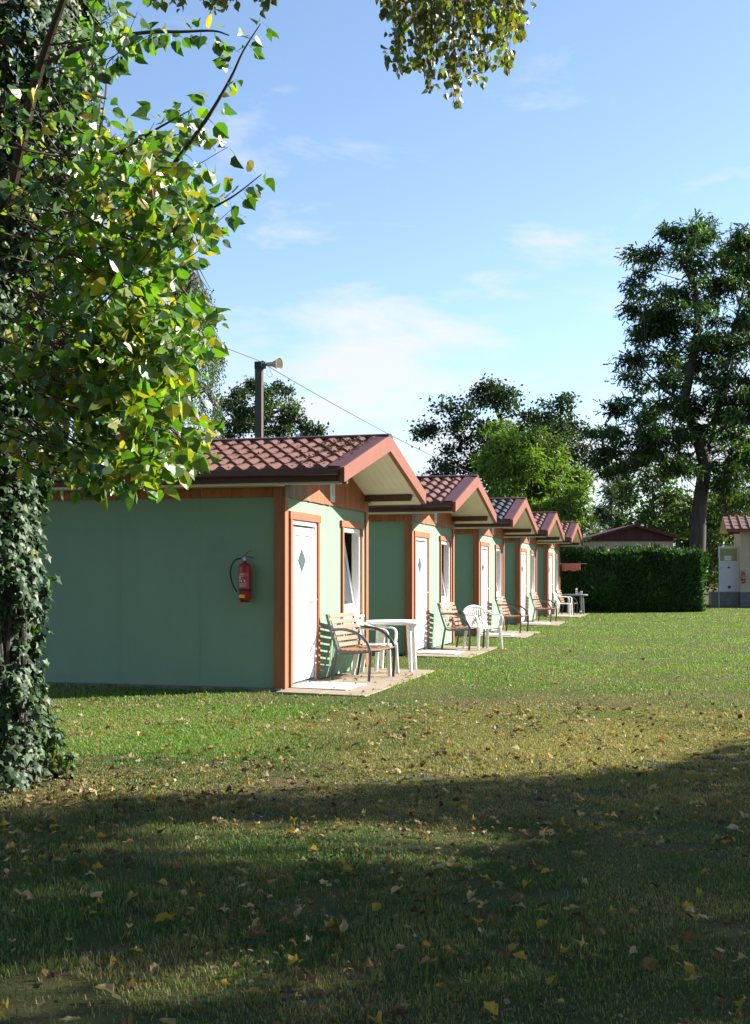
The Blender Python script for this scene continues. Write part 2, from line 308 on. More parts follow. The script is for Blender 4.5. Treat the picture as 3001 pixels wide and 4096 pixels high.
def join(parts):
    V, F, T, C = [], [], [], []; b = 0
    for v, f, t_, c in parts:
        V.append(v); F.append(f+b); T.append(t_); C.append(c); b += len(v)
    return np.concatenate(V), np.concatenate(F), np.concatenate(T), np.concatenate(C)
def leafobj(name, parts, m, parent=None): v, f, t_, c = join(parts); return meshobj(name, v, f, t_, m, parent, c)
def rdir(n): return unit(rng.normal(size=(n, 3)))
def cols(n, pal, jit=.25):
    """pal: list of (weight, rgb)"""
    w = np.array([p[0] for p in pal], float); i = rng.choice(len(pal), n, p=w/w.sum()); c = np.array([p[1] for p in pal])[i]
    return c*rng.uniform(1-jit, 1+jit, (n, 1))
def clumps(masses, dens, sub_r, per, squash=.75, depth_ratio=1.0):
    """masses: list of (center, rx, ry): points gathered in sub-clumps through each mass. returns points, sub-clump id, outward dirs"""
    Ps, Ids, Os, cents = [], [], [], []; k = 0
    for c, rx, rz in masses:
        c = np.array(c); n = max(3, int(dens*rx*rz*4)); q = unit(rng.normal(size=(n, 3)))*(rng.random((n, 1))**.42); off = q*np.array([rx, rx*depth_ratio, rz]); cc = c+off
        for j in range(n):
            r = sub_r*rng.uniform(.55, 1.35); m = max(4, int(per*rng.uniform(.5, 1.4)*(r/sub_r)**1.5)); v = rng.normal(size=(m, 3))*np.array([r, r, r*squash])*.55
            Ps.append(cc[j]+v); Ids.append(np.full(m, k)); Os.append(v/r+.6*off[j]/np.array([rx, rx, rz])); cents.append(cc[j]); k += 1
    return np.concatenate(Ps), np.concatenate(Ids), np.concatenate(Os), np.array(cents)
def limbs(mb, trunk, cents, r0=.06, step=1):
    """thin limbs from the trunk polyline to the sub-clump centres"""
    T = np.array([p for p in trunk])
    for c in cents[::step]:
        below = T[T[:, 2] < max(c[2]-.25*np.hypot(*(c[:2]-T[-1, :2])), T[1, 2]+.01)] if len(T) > 2 else T
        b = below[np.argmin(np.linalg.norm(below-c, axis=1))] if len(below) else T[len(T)//2]
        md = (b+c)/2+np.array([0, 0, -.06*np.linalg.norm(c-b)])+rng.normal(size=3)*.06*np.linalg.norm(c-b)
        mb.tube([b, b*.55+md*.45+np.array([0, 0, .03]), md, (md+c)/2+rng.normal(size=3)*.03*np.linalg.norm(c-b), c], [r0, r0*.75, r0*.55, r0*.36, r0*.15], 5)
def fine(P, n): # resample a polyline
    P = [Vector(p) for p in P]; o = []
    for i in range(len(P)-1):
        for k in range(n): o.append(P[i].lerp(P[i+1], k/n))
    return o+[P[-1]]
def tree(name, label, cat, trunk, rad, masses, pal, tmpl=OVAL, leaf=.12, dens=2.2, sub_r=.5, per=60, m='foliage', droop=.3, extra_limbs=(), r0=.06, lstep=2, bark='bark_dark', group=None, squash=.75, depth_ratio=1.0, jit=.35, patchy=.25):
    base = trunk[0]; root = empty(name, (base[0], base[1], 0), 0, label, cat, group); off = np.array([base[0], base[1], 0.0])
    P, I, O, cents = clumps(masses, dens, sub_r, per, squash, depth_ratio)
    tm = MB(); tp = fine(trunk, 3); k = len(tp)-1; tm.tube([Vector(p)-Vector(off) for p in tp], [rad*(1.35 if i == 0 else 1)*(1-.72*i/k) for i in range(k+1)], 10)
    pts = [np.array(p)-off for p in tp]
    for L in extra_limbs:
        lp = fine(L[0], 3); kk = len(lp)-1; tm.tube([Vector(p)-Vector(off) for p in lp], [L[1]*(1-.75*i/kk) for i in range(kk+1)], 8); pts += [np.array(p)-off for p in lp]
    limbs(tm, pts, cents-off, r0, lstep); tm.build('trunk', M[bark], root, smooth=True)
    n = len(P); c = cols(n, pal, jit)*(1+patchy*rng.normal(size=len(cents)))[I].clip(.45, 1.7)[:, None]
    ax = unit(O*.5+rdir(n)*1.0+np.array([0, 0, -droop])); nr = rdir(n)+np.array([0, 0, .5]); leafobj('crown', [scatter(tmpl, P-off, ax, nr, leaf*rng.uniform(.6, 1.35, n), c)], M[m], root)
    return root
def Z7(x, y, d): return PS(1600+.848*x, 800+.848*y, d)
def mass7(L, d, jd=1.5): # masses from the sky-side view of the photograph, spread in depth
    k = .848/FPX*d; o = []
    for (x, y, rx, ry) in L: o.append((tuple(Z7(x, y, d+random.uniform(-jd, jd))), rx*k, ry*k))
    return o
# ------------------------------------------------------------------ cabins
HW = 1.84; EZ, AZ, YE, XF = 2.64, 3.245, 2.13, .85; SL = (AZ-EZ)/YE
def rz(y): return AZ-SL*abs(y-HW)            # roof top surface
def make_cabin(tilemat, number):
    root = empty('cabin')
    D = -5.0
    w = MB()
    # front wall with openings (door Y .22-1.25, window Y 2.40-3.36)
    for y0, y1, z0, z1 in ((.0, .22, .03, 2.36), (1.25, 2.42, .03, 2.36), (3.36, 3.66, .03, 2.36), (.22, 1.25, 2.10, 2.36), (2.42, 3.36, .03, .82), (2.42, 3.36, 2.08, 2.36)): w.box(-.12, 0, y0, y1, z0, z1)
    w.box(D, -.12, 0, .1, .03, 2.5); w.box(D, -.12, 3.56, 3.66, .03, 2.5); w.box(D, D+.1, .1, 3.56, .03, 2.5)
    w.prism([(.05, 2.36), (3.61, 2.36), (3.61, 2.5), (HW, 3.02), (.05, 2.5)], lambda p: (-.12, p[0], p[1]), lambda p: (-.02, p[0], p[1]))
    for xs in (-1.107, -2.19, -3.3): w.box(xs-.004, xs+.004, -.0015, .002, .05, 2.35)
    w.build('wall', M['green'], root)
    MB().box(D+.1, -.12, .1, 3.56, .0, .06).build('floor', M['dark_in'], root)
    lin = MB(); lin.box(D+.1, D+.12, .1, 3.56, .06, 2.45); lin.box(D+.1, -.14, .1, .12, .06, 2.45); lin.box(D+.1, -.14, 3.54, 3.56, .06, 2.45); lin.box(D+.1, -.13, .1, 3.56, 2.45, 2.47); lin.build('lining', M['dark_in'], root)
    for (a, b_) in ((-.06, .055), (3.60, 3.72)):
        cp_ = MB(); ya_, yb_ = (a-.012, b_) if a < 0 else (a, b_+.012); cp_.box(-.118, -.0005, ya_, yb_, .0, 2.466); cp_.box(-.0005, .028, ya_, yb_, .0, 2.343); cp_.build('corner_post', M['orange'], root, bevel=.004)
    pl = MB(); pl.box(D, .0, -.14, .06, -.05, .035); pl.build('plinth', M['plinth'], root)
    # side frieze boards under the eaves
    for y0, y1 in ((-.032, -.002), (3.662, 3.692)):
        fb = MB(); x = D
        while x < -.12:
            x2 = min(x+.135, -.119); s = random.uniform(.8, 1.15); fb.c = (s, s*random.uniform(.93, 1.05), s); fb.box(x, x2-.004, y0, y1, 2.352, 2.50); x = x2
        fb.build('frieze_boards', M['plank'], root)
    gb = MB(); y = -.06
    while y < 3.73:
        y2 = min(y+.093, 3.735); s = random.uniform(.78, 1.15); grey = max(0, min(1, 1.15-1.1*y+random.uniform(-.2, .2)))+.3*max(0, random.uniform(-.6, .8))
        cw = (s*(1-.50*grey), s*(1+.18*grey), s*(1+1.1*grey)); gb.c = (max(.3, cw[0]), cw[1], cw[2])
        zb = 2.345+random.uniform(-.004, .004); gb.hexa([(.0, y, zb), (.0, y2-.005, zb), (.026, y2-.005, zb), (.026, y, zb), (.0, y, rz(y)-.16), (.0, y2-.005, rz(y2)-.16), (.026, y2-.005, rz(y2)-.16), (.026, y, rz(y)-.16)]); y = y2
    gb.build('gable_planks', M['plank'], root)
    sp = MB().box(.027, .034, 1.76, 1.965, 2.395, 2.80).build('number_plaque', M['sign'], root)
    if number:
        cu = bpy.data.curves.new('numeral', 'FONT'); cu.body = number; cu.size = .27; cu.extrude = .001; cu.align_x = 'CENTER'; cu.materials.append(M['numeral'])
        f0 = bpy.data.objects.new('numeral', cu); COL.objects.link(f0); bpy.context.view_layer.update(); me = bpy.data.meshes.new_from_object(f0.evaluated_get(bpy.context.evaluated_depsgraph_get())); bpy.data.objects.remove(f0); f = bpy.data.objects.new('numeral', me); COL.objects.link(f); f.parent = sp; f.location = (.0355, 1.862, 2.475); f.rotation_euler = (R(90), 0, R(90))
    # door
    for y0, y1 in ((.14, .22), (1.235, 1.315)): MB().box(.0, .032, y0, y1, .03, 2.085).build('door_trim', M['orange'], root, bevel=.003)
    MB().box(.0, .036, .115, 1.35, 2.087, 2.185).build('door_trim', M['orange'], root, bevel=.003)
    d = MB(); d.box(-.10, .006, .222, .275, .05, 2.084); d.box(-.10, .006, 1.178, 1.232, .05, 2.084); d.box(-.10, .006, .275, 1.178, 2.03, 2.084); fr = d.build('door', M['white'], root, bevel=.003)
    gp = MB(); gp.box(-.06, -.040, .2755, 1.1775, .052, 2.029); gp.build('seal', M['grey_frame'], fr)  # dark-coloured sheet paints the recess shadow into the gaps round the leaf
    lf = MB(); lf.box(-.05, .0, .29, .40, .075, 1.998); lf.box(-.05, .0, 1.055, 1.140, .075, 1.998); lf.box(-.05, .0, .40, 1.055, 1.90, 1.998); lf.box(-.05, .0, .40, 1.055, .075, .20); lf.box(-.05, -.012, .411, 1.040, .211, 1.889); lf.build('leaf', M['white'], fr, bevel=.003)
    dp = [(.513, 1.433), (.663, 1.587), (.513, 1.742), (.363, 1.587)]; dp = [(y+.16, z) for y, z in dp]
    MB().prism(dp, lambda p: (-.013, p[0], p[1]), lambda p: (-.006, p[0], p[1])).build('glass_pane', M['glass_dia'], fr)
    hd = MB(); hd.box(.0005, .010, 1.085, 1.115, .93, 1.17); hd.tube([(.008, 1.105, 1.085), (.045, 1.105, 1.085), (.052, 1.09, 1.085), (.052, .985, 1.08)], .009, 8); hd.build('handle', M['handle'], fr, smooth=True)
    MB().box(-.10, .02, .222, 1.232, .03, .052).build('threshold', M['rail'], fr)
    # window: outer frame, tilted sash, sill
    for y0, y1 in ((2.355, 2.43), (3.345, 3.42)): MB().box(.0, .032, y0, y1, .815, 2.078).build('window_trim', M['orange'], root, bevel=.003)
    MB().box(.0, .036, 2.31, 3.44, 2.08, 2.168).build('window_trim', M['orange'], root, bevel=.003)
    f = MB(); f.box(-.11, .004, 2.432, 2.485, .83, 2.076); f.box(-.11, .004, 3.285, 3.343, .83, 2.076); f.box(-.11, .004, 2.485, 3.285, 2.015, 2.076); f.box(-.11, .004, 2.485, 3.285, .83, .905); wf = f.build('window', M['white'], root, bevel=.003)
    MB().box(-.02, .045, 2.36, 3.44, .785, .814).build('sill', M['white'], wf, bevel=.003)
    s = MB(); s.M = Matrix.Translation((-.045, 0, .91)) @ Matrix.Rotation(R(-9.5), 4, 'Y')
    s.box(-.05, .0, 2.49, 2.565, 0, 1.10); s.box(-.05, .0, 3.205, 3.28, 0, 1.10); s.box(-.05, .0, 2.565, 3.205, 0, .075); s.box(-.05, .0, 2.565, 3.205, 1.025, 1.10); s.build('sash', M['white'], wf, bevel=.003)
    p = MB(); p.M = s.M; p.box(-.03, -.02, 2.565, 3.205, .075, 1.025); p.build('pane', M['glass'], wf)
    # roof: tiles, ridge, verge flashing, barge boards, soffit, gutter
    tl = MB(); x0, x1 = D-.25, XF-.20; per = .205; nx = int((x1-x0)/per*12); nd = 6
    for sgn in (-1, 1):
        rows = []
        for r_ in range(nd):
            for fz in (0.0, .93, .999):
                dd = .06+(YE-.06)*(r_+fz)/nd; row = []
                for j in range(nx+1):
                    x = x0+(x1-x0)*j/nx; ph = (x/per) % 1; h = .5-.5*math.cos(2*math.pi*(ph**.8)); row.append((x, HW+sgn*dd, AZ-SL*dd-0.020+.056*h-(.0 if fz < .99 else .032)+.032*fz*(fz < .99)))
                rows.append(row)
        rows2 = []
        for k in range(0, len(rows), 3): rows2 += rows[k:k+3]
        tl.grid(rows2 if sgn < 0 else [r_[::-1] for r_ in rows2])
    roof = tl.build('roof', M[tilemat], root, smooth=True); roof.data.set_sharp_from_angle(angle=R(50))
    MB().prism([(-.12, -.015), (-.10, .022), (0, .045), (.10, .022), (.12, -.015), (0, -.0)], lambda p: (D-.3, HW+p[0], AZ+.008+p[1]), lambda p: (XF+.004, HW+p[0], AZ+.008+p[1])).build('ridge_cap', M['flash_dark'], roof)
    for sgn in (-1, 1):
        ye = HW+sgn*YE
        a = MB(); y_in = HW+sgn*.0
        def sl(x, dz, t=0): return [(x, HW, AZ+dz), (x, ye, EZ+dz)]
        a.hexa([(XF-.22, HW, AZ+.004), (XF, HW, AZ+.004), (XF, ye, EZ+.004), (XF-.22, ye, EZ+.004), (XF-.22, HW, AZ+.045), (XF, HW, AZ+.03), (XF, ye, EZ+.03), (XF-.22, ye, EZ+.045)]); a.build('verge_flashing', M['flash_dark'], roof)
        bgd = MB(); yo = ye+sgn*.055
        zo = EZ-SL*.055
        bgd.hexa([(XF-.06, HW, AZ-.185), (XF+.003, HW, AZ-.185), (XF+.003, yo, zo-.145), (XF-.06, yo, zo-.145), (XF-.06, HW, AZ+.032), (XF+.003, HW, AZ+.032), (XF+.003, yo, zo+.032), (XF-.06, yo, zo+.032)]); bgd.build('barge_board', M['flash'], roof, bevel=.004)
        sf = MB(); nrib = 30
        zs = -.155
        y_a, y_b = HW, HW+sgn*(YE-.012)
        for k in range(8): # ribbed gable soffit: boards running down the slope
            xa, xb = .027+k*(XF-.06-.027)/8, .027+(k+1)*(XF-.06-.027)/8-.006
            sf.hexa([(xa, y_a, AZ+zs-.012), (xb, y_a, AZ+zs-.012), (xb, y_b, EZ+zs-.012), (xa, y_b, EZ+zs-.012), (xa, y_a, AZ+zs), (xb, y_a, AZ+zs), (xb, y_b, EZ+zs), (xa, y_b, EZ+zs)])
        sf.hexa([(.027, y_a, AZ+zs-.0085), (XF-.06, y_a, AZ+zs-.0085), (XF-.06, y_b, EZ+zs-.0085), (.027, y_b, EZ+zs-.0085), (.027, y_a, AZ+zs+.012), (XF-.06, y_a, AZ+zs+.012), (XF-.06, y_b, EZ+zs+.012), (.027, y_b, EZ+zs+.012)])
        e0, e1 = sorted((HW+sgn*(YE-.01), -.034 if sgn < 0 else 3.694)); sf.box(D-.25, .02, e0, e1, 2.468, 2.498)
        sf.box(.02, XF-.061, e0 if sgn < 0 else e1-.02, e0+.02 if sgn < 0 else e1, 2.468, 2.4835)
        sf.build('soffit', M['soffit'], roof)
        ef = MB(); e0, e1 = sorted((ye, ye+sgn*.02)); ef.box(D-.25, XF-.062, e0, e1, 2.50, 2.60); ef.build('eave_fascia', M['flash_dark'], roof)
        gu = MB(); e0, e1 = sorted((ye+sgn*.021, ye+sgn*.085)); prof = [(0, .07), (0, .0), (.02, -.012), (.05, -.012), (.065, .0), (.068, .07), (.060, .07), (.055, .01), (.01, .01), (.008, .07)]
        gu.prism([(sgn*a_, b__) for a_, b__ in prof], lambda p: (D-.25, ye+sgn*.021+p[0], 2.578+p[1]), lambda p: (XF-.065, ye+sgn*.021+p[0], 2.578+p[1])); gu.build('gutter', M['gutter'], roof)
        MB().box(.027, .745, (3.50 if sgn > 0 else .10), (3.58 if sgn > 0 else .18), 2.50, 2.595).build('roof_beam', M['beam'], root, bevel=.003)
    gbk = MB().prism([(.0, 2.5), (3.66, 2.5), (HW, 3.04)], lambda p: (D, p[0], p[1]), lambda p: (D+.03, p[0], p[1])).build('gable_planks', M['plank'], root)
    return root
cabin_labels = ['nearest green cabin, its long shaded side wall carrying a red fire extinguisher', 'second green cabin from the camera, beyond the white round plastic table',
                'green cabin with black roof tiles, third in the row', 'green cabin between the black-roofed one and the farthest one', 'farthest green cabin of the row, beside the tall hedge with a red towel']
cabins = [make_cabin('tile', '1'), make_cabin('tile', '2'), make_cabin('tile_dark', None)]
cabins += [copy_tree(cabins[0]) for _ in range(2)]
for c in cabins[3:]:
    for ch in c.children_recursive:
        if ch.name.startswith('numeral'): bpy.data.objects.remove(ch)
for i, c in enumerate(cabins):
    c.location = corner(i); c.rotation_euler = (0, 0, -ROW); tag(c, cabin_labels[i], 'cabin', 'row of green holiday cabins')
# patios (paved strips) and white step slabs
for i in range(5):
    y0, y1 = [(-.42, 3.42), (-.52, 2.5), (-.52, 2.4), (-.52, 2.4), (-.52, 3.3)][i]
    pv = MB(); n = 5 if i == 0 else 4; nx = 2
    for a in range(nx):
        for k in range(n):
            xa, xb = .03+a*(1.13-.03)/nx, .03+(a+1)*(1.13-.03)/nx-.008; ya, yb = y0+k*(y1-y0)/n, y0+(k+1)*(y1-y0)/n-.008
            t0 = .032-.018*xa/1.13+random.uniform(-.002, .002); t1 = .032-.018*xb/1.13+random.uniform(-.002, .002)
            pv.hexa([(xa, ya, -.03), (xb, ya, -.03), (xb, yb, -.03), (xa, yb, -.03), (xa, ya, t0), (xb, ya, t1), (xb, yb, t1), (xa, yb, t0)])
    o = pv.build('pavement', M['concrete'], None, bevel=.006); o.location = corner(i); o.rotation_euler = (0, 0, -ROW); tag(o, kind='structure')
    st = MB(); st.hexa([(.05, .05, .02), (.76, .03, .015), (.78, .9, .015), (.06, .98, .02), (.05, .05, .044), (.76, .03, .034), (.78, .9, .034), (.06, .98, .044)])
    o = st.build('doorstep', M['step'], None, bevel=.005); o.location = corner(i); o.rotation_euler = (0, 0, -ROW)
    tag(o, ['white step slab before the door of the nearest cabin', 'white step slab before the door of the second cabin', 'white step slab before the door of the black-roofed cabin', 'white step slab before the door of the cabin after the black-roofed one', 'white step slab before the door of the farthest cabin'][i], 'doorstep', 'white slabs at the cabin doors')
# ------------------------------------------------------------------ furniture
def smoothp(P, n=4): # Catmull-Rom
    P = [Vector(p) for p in P]; Q = [P[0]*2-P[1]]+P+[P[-1]*2-P[-2]]; o = []
    for i in range(1, len(Q)-2):
        for k in range(n):
            t_ = k/n; a, b_, c, d = Q[i-1], Q[i], Q[i+1], Q[i+2]; o.append(.5*((2*b_)+(c-a)*t_+(2*a-5*b_+4*c-d)*t_*t_+(3*b_-a-3*c+d)*t_**3))
    return o+[P[-1]]
def make_bench():
    root = empty('slatted_armchair'); wd = .80    # origin: rear left foot; x forward, y across
    for y in (0, wd):
        s = MB(); arm = smoothp([(-.012, y, .655), (.10, y, .665), (.20, y, .662), (.32, y, .635), (.43, y, .575), (.51, y, .49), (.545, y, .40), (.553, y, .30), (.535, y, .0)], 4)
        s.tube(arm, .0165, 8, flat=(.75, 1.2), up=(0, 1, 0)); s.build('arm', M['steel'], root, smooth=True)
        f = MB(); f.tube(smoothp([(-.078, y, .86), (-.03, y, .70), (.035, y, .50), (.065, y, .415), (.10, y, .375), (.17, y, .362), (.35, y, .368), (.545, y, .385)], 4), .015, 8, flat=(.75, 1.2), up=(0, 1, 0)); f.build('side_rail', M['steel'], root, smooth=True)
        l = MB(); l.tube([(.07, y, .395), (.0, y, .0)], .0165, 8, flat=(.75, 1.2), up=(0, 1, 0)); l.build('leg', M['steel'], root, smooth=True)
    cb = MB(); cb.tube([(.30, .0, .352), (.30, wd, .352)], .011, 8); cb.tube(smoothp([(-.05, wd/2, .80), (.02, wd/2, .53), (.09, wd/2, .365), (.52, wd/2, .365)], 4), .008, 6); cb.build('cross_bar', M['steel'], root, smooth=True)
    def slat(mb, c, along, thick, w): # bowed board across y
        al = Vector(along).normalized(); nr = Vector((-al.z, 0, al.x)); c = Vector(c); rows = []
        for j in range(9):
            y = .012+(wd-.024)*j/8; bow = -.012*(1-((j-4)/4)**2); p = c+nr*bow; p.y = y
            rows.append([p-al*w/2-nr*thick/2, p+al*w/2-nr*thick/2, p+al*w/2+nr*thick/2, p-al*w/2+nr*thick/2])
        V = [q for r_ in rows for q in r_]; F = [(i*4+k, i*4+(k+1) % 4, (i+1)*4+(k+1) % 4, (i+1)*4+k) for i in range(8) for k in range(4)]+[(3, 2, 1, 0), (32, 33, 34, 35)]
        mb.add(V, F)
    bk = MB()
    for k in range(6):
        f = k/5; z = .835-f*.375; x = -.055+f*.135+.014; s = random.uniform(.88, 1.1); bk.c = (s, s*random.uniform(.94, 1.03), s); slat(bk, (x, 0, z), (-.32, 0, 1), .016, .056)
    bk.build('backrest', M['slat'], root, bevel=.003)
    st = MB()
    for k in range(7):
        x = .125+k*.068; z = [.404, .392, .388, .389, .392, .396, .402][k]; s = random.uniform(.85, 1.08); st.c = (s, s*random.uniform(.94, 1.03), s); slat(st, (x, 0, z), (1, 0, [-.4, -.1, 0, .02, .05, .07, .09][k]), .016, .056)
    st.build('seat', M['slat'], root, bevel=.003)
    return root
bench = make_bench(); bl = ['wooden slatted armchair next to the white round table', 'wooden slatted armchair at the second cabin, a white plastic chair right behind it', 'wooden slatted armchair alone before the black-roofed cabin', 'wooden slatted armchair alone before the cabin after the black-roofed one', 'farthest wooden slatted armchair, by the dark table near the hedge']
# rear-left foot per cabin (cabin coordinates) and turn
for i, (X, Y, a) in enumerate(((.186, 1.32, -9), (.27, 1.28, -9), (.25, 1.3, -5), (.2, 1.3, -5), (.22, 1.3, -3))):
    o = bench if i == 0 else copy_tree(bench); an = R(a)-ROW; o.location = cab(i, X, Y, .026); o.rotation_euler = (0, 0, an)
    tag(o, bl[i], 'chair', 'wooden slatted armchairs outside the cabins')
def make_plastic():
    root = empty('plastic_chair')   # origin at centre on the ground, x forward
    # seat shell
    st = MB(); rows = []
    for i in range(9):
        x = -.21+.44*i/8; row = []
        for j in range(11):
            q = (j-5)/5; w = .215+.02*(i/8); y = q*w; z = .425-.018*math.sin(math.pi*min(1, i/7))*(1-q*q)-(.035*max(0, (i-6)/2)**2)-.02*max(0, abs(q)-.85)*6; row.append((x, y, z))
        rows.append(row)
    st.grid(rows); st.build('seat', M['white_dull'], root, smooth=True, solid=.012)
    # back: rim and vertical bars on a curved surface
    def bp(q, h): # q -1..1 across, h 0..1 up
        w = .205+.03*h; y = q*w; x = -.215-.13*h-.02*math.sin(math.pi*h)+.055*q*q; z = .42+.40*h-.05*h*q*q*1.6; return (x, y, z)
    bk = MB()
    for k in range(8):
        q0 = -.74+k*.1975; bk.grid([[bp(q0+dq+ .0, h) for dq in (0, .10)] for h in np.linspace(.0, .86, 8)])
    bk.grid([[bp(q, h) for q in np.linspace(-1, 1, 17)] for h in (.84, .92, 1.0)])
    for sg in (-1, 1): bk.grid([[bp(sg*q, h) for q in ((.84, 1) if sg > 0 else (1, .84))] for h in np.linspace(0, .86, 8)])
    bk.grid([[bp(q, h) for q in np.linspace(-1, 1, 9)] for h in (-.02, .10)])
    bk.build('backrest', M['white_dull'], root, smooth=True, solid=.014)
    for sg in (-1, 1):
        path = smoothp([bp(sg*.98, .80), (-.24, sg*.262, .70), (-.12, sg*.285, .650), (.05, sg*.29, .642), (.17, sg*.285, .638), (.225, sg*.272, .60), (.235, sg*.258, .52), (.225, sg*.235, .42)], 4)
        ar = MB(); ar.tube(path, [.026]*len(path), 10, flat=(.5, 1.15), up=(0, 0, 1)); ar.build('armrest', M['white_dull'], root, smooth=True)
        for fx, tx, w0 in ((.225, .255, .034), (-.195, -.262, .034)):
            lg = MB(); y0, y1 = sg*.225, sg*.262; V = []
            for z, k in ((.43, 0), (.0, 1)):
                w = w0*(1-.35*k); x = fx+(tx-fx)*k; y = y0+(y1-y0)*k; V += [(x-w, y-w*.8, z), (x+w, y-w*.8, z), (x+w, y+w*.8, z), (x-w, y+w*.8, z)]
            lg.hexa([V[4], V[5], V[6], V[7], V[0], V[1], V[2], V[3]]); lg.build('leg', M['white_dull'], root, bevel=.008)
    return root
pc = make_plastic()
for i, (k, X, Y, a, lb) in enumerate(((0, .50, 2.38, 2, 'white plastic armchair between the nearest wooden armchair and the white table'), (1, .98, 1.62, -48, 'white plastic armchair on the patio of the second cabin, slotted back in view'), (4, .47, .72, -4, 'worn cream plastic armchair at the farthest cabin, before the dark table'))):
    o = pc if i == 0 else copy_tree(pc); o.location = cab(k, X, Y, .022); o.rotation_euler = (0, 0, R(a)-ROW); tag(o, lb, 'chair', 'plastic armchairs outside the cabins')
def make_table(m):
    root = empty('round_table'); t_ = MB(); t_.lathe([(.0, .690), (.395, .690), (.395, .672), (.425, .672), (.437, .685), (.440, .705), (.436, .718), (.42, .724), (.0, .726)], 48); t_.build('tabletop', m, root, smooth=True)
    for k in range(4):
        a = R(45+90*k); c, s = math.cos(a), math.sin(a); l = MB(); l.tube([(.355*c, .355*s, 0), (.31*c, .31*s, .60), (.31*c, .31*s, .672)], [.026, .036, .040], 14); l.build('leg', m, root, smooth=True)
    return root
tb = make_table(M['white']); tb.location = cab(0, .60, 3.14, .02); tb.rotation_euler = (0, 0, -ROW+.1); tag(tb, 'white round plastic table at the far edge of the nearest patio', 'table')
td = make_table(M['tabledark'])
for k_ in range(400):
    X_ = .3+k_*.003; q = cab(4, X_, 2.7)
    if q.x/q.y*FPX+CX > 2303: break
td.location = cab(4, X_, 2.7, .0); td.rotation_euler = (0, 0, -ROW+.25); tag(td, 'dark grey round plastic table at the farthest cabin, cans standing on it', 'table')
TZ = .746
def on_table(px, dy=0): # spot on the dark table seen at column px
    d = td.location.y+dy; return Vector(((px-CX)/FPX*d, d, TZ))
a = MB().lathe([(.0, 0), (.033, 0), (.034, .01), (.034, .15), (.030, .17), (.022, .185), (.022, .20), (.0, .20)], 20).build('spray_can', M['can_white'], None, smooth=True); a.location = on_table(2306, -.1); tag(a, 'tall white and red can standing on the dark table', 'can')
q = MB().lathe([(.0345, .03), (.0345, .06)], 20).build('red_band', M['label_red'], a); q = MB().lathe([(.0345, .09), (.0345, .13)], 20).build('red_band', M['label_red'], a)
a = MB().lathe([(.0, 0), (.038, 0), (.040, .01), (.040, .09), (.037, .09), (.035, .012), (.0, .012)], 20).build('mug', M['can_white'], None, smooth=True); a.location = on_table(2326, .05); tag(a, 'short white patterned mug on the dark table', 'mug'); MB().lathe([(.0407, .03), (.0407, .06)], 20).build('band', M['label_red'], a)
a = MB(); a.tube([(-.05, 0, .016), (-.02, .01, .02), (.03, 0, .02), (.055, .01, .014)], [.012, .022, .022, .010], 10); a = a.build('blue_packet', M['blue'], None, smooth=True); a.location = on_table(2316, -.02); tag(a, 'small blue crumpled packet between can and mug on the dark table', 'packet')
a = MB().lathe([(.0, 0), (.034, 0), (.036, .01), (.036, .15), (.030, .185), (.016, .22), (.013, .27), (.016, .272), (.016, .285), (.0, .285)], 20).build('glass_bottle', M['bottle'], None, smooth=True); q = on_table(2323, -.28); a.location = (q.x, q.y, .026); tag(a, 'dark green glass bottle standing on the patio under the dark table', 'bottle'); MB().lathe([(.0368, .06), (.0368, .12)], 20).build('paper_label', M['paper'], a)
a = MB(); a.lathe([(.0, .0), (.10, .0), (.13, .035), (.125, .037), (.095, .008), (.0, .008)], 24); a = a.build('black_bowl', M['black'], None, smooth=True); a.location = cab(1, .02-.16, -.30, 0); tag(a, 'shallow black bowl on the grass at the near corner of the second cabin', 'bowl')
# towel on a rail at the farthest cabin
rr = empty('towel_rail', cab(4, .0, 3.62, 0), -ROW, 'slim metal towel rail sticking out from the far corner of the farthest cabin', 'towel rail')
b1 = MB()
for y in (0, .10): b1.tube([(.02, y, 1.83), (.98, y, 1.83)], .009, 8)
b1.tube([(.98, -.0, 1.83), (.98, .10, 1.83)], .012, 8); b1.build('rail', M['rail'], rr, smooth=True); MB().box(.0285, .05, -.03, .09, 1.79, 1.87).build('bracket', M['rail'], rr)
tw = MB(); rows = []
for i in range(23):
    s_ = i/22; row = []
    for j in range(25):
        x = .10+.68*j/24; fold = .018*math.sin(j*.9+.4)+.012*math.sin(j*2.1+i*.3); lo = .27+.02*math.sin(j*.5)
        if s_ < .5: q = 1-s_/.5; row.append((x, -.018-.012*q+fold*q, 1.843-.19*q*(1+.12*math.sin(j*.4))))
        else: q = (s_-.5)/.5; row.append((x, .016+.012*q+fold*q, 1.843-lo*q))
    rows.append(row)
tw.c = (1, 1, 1); tw.grid(rows); o = tw.build('towel', M['towel'], None, smooth=True, solid=.008); o.location = cab(4, 0, 3.62, 0); o.rotation_euler = (0, 0, -ROW); tag(o, 'folded red towel drying over the metal rail by the hedge', 'towel')
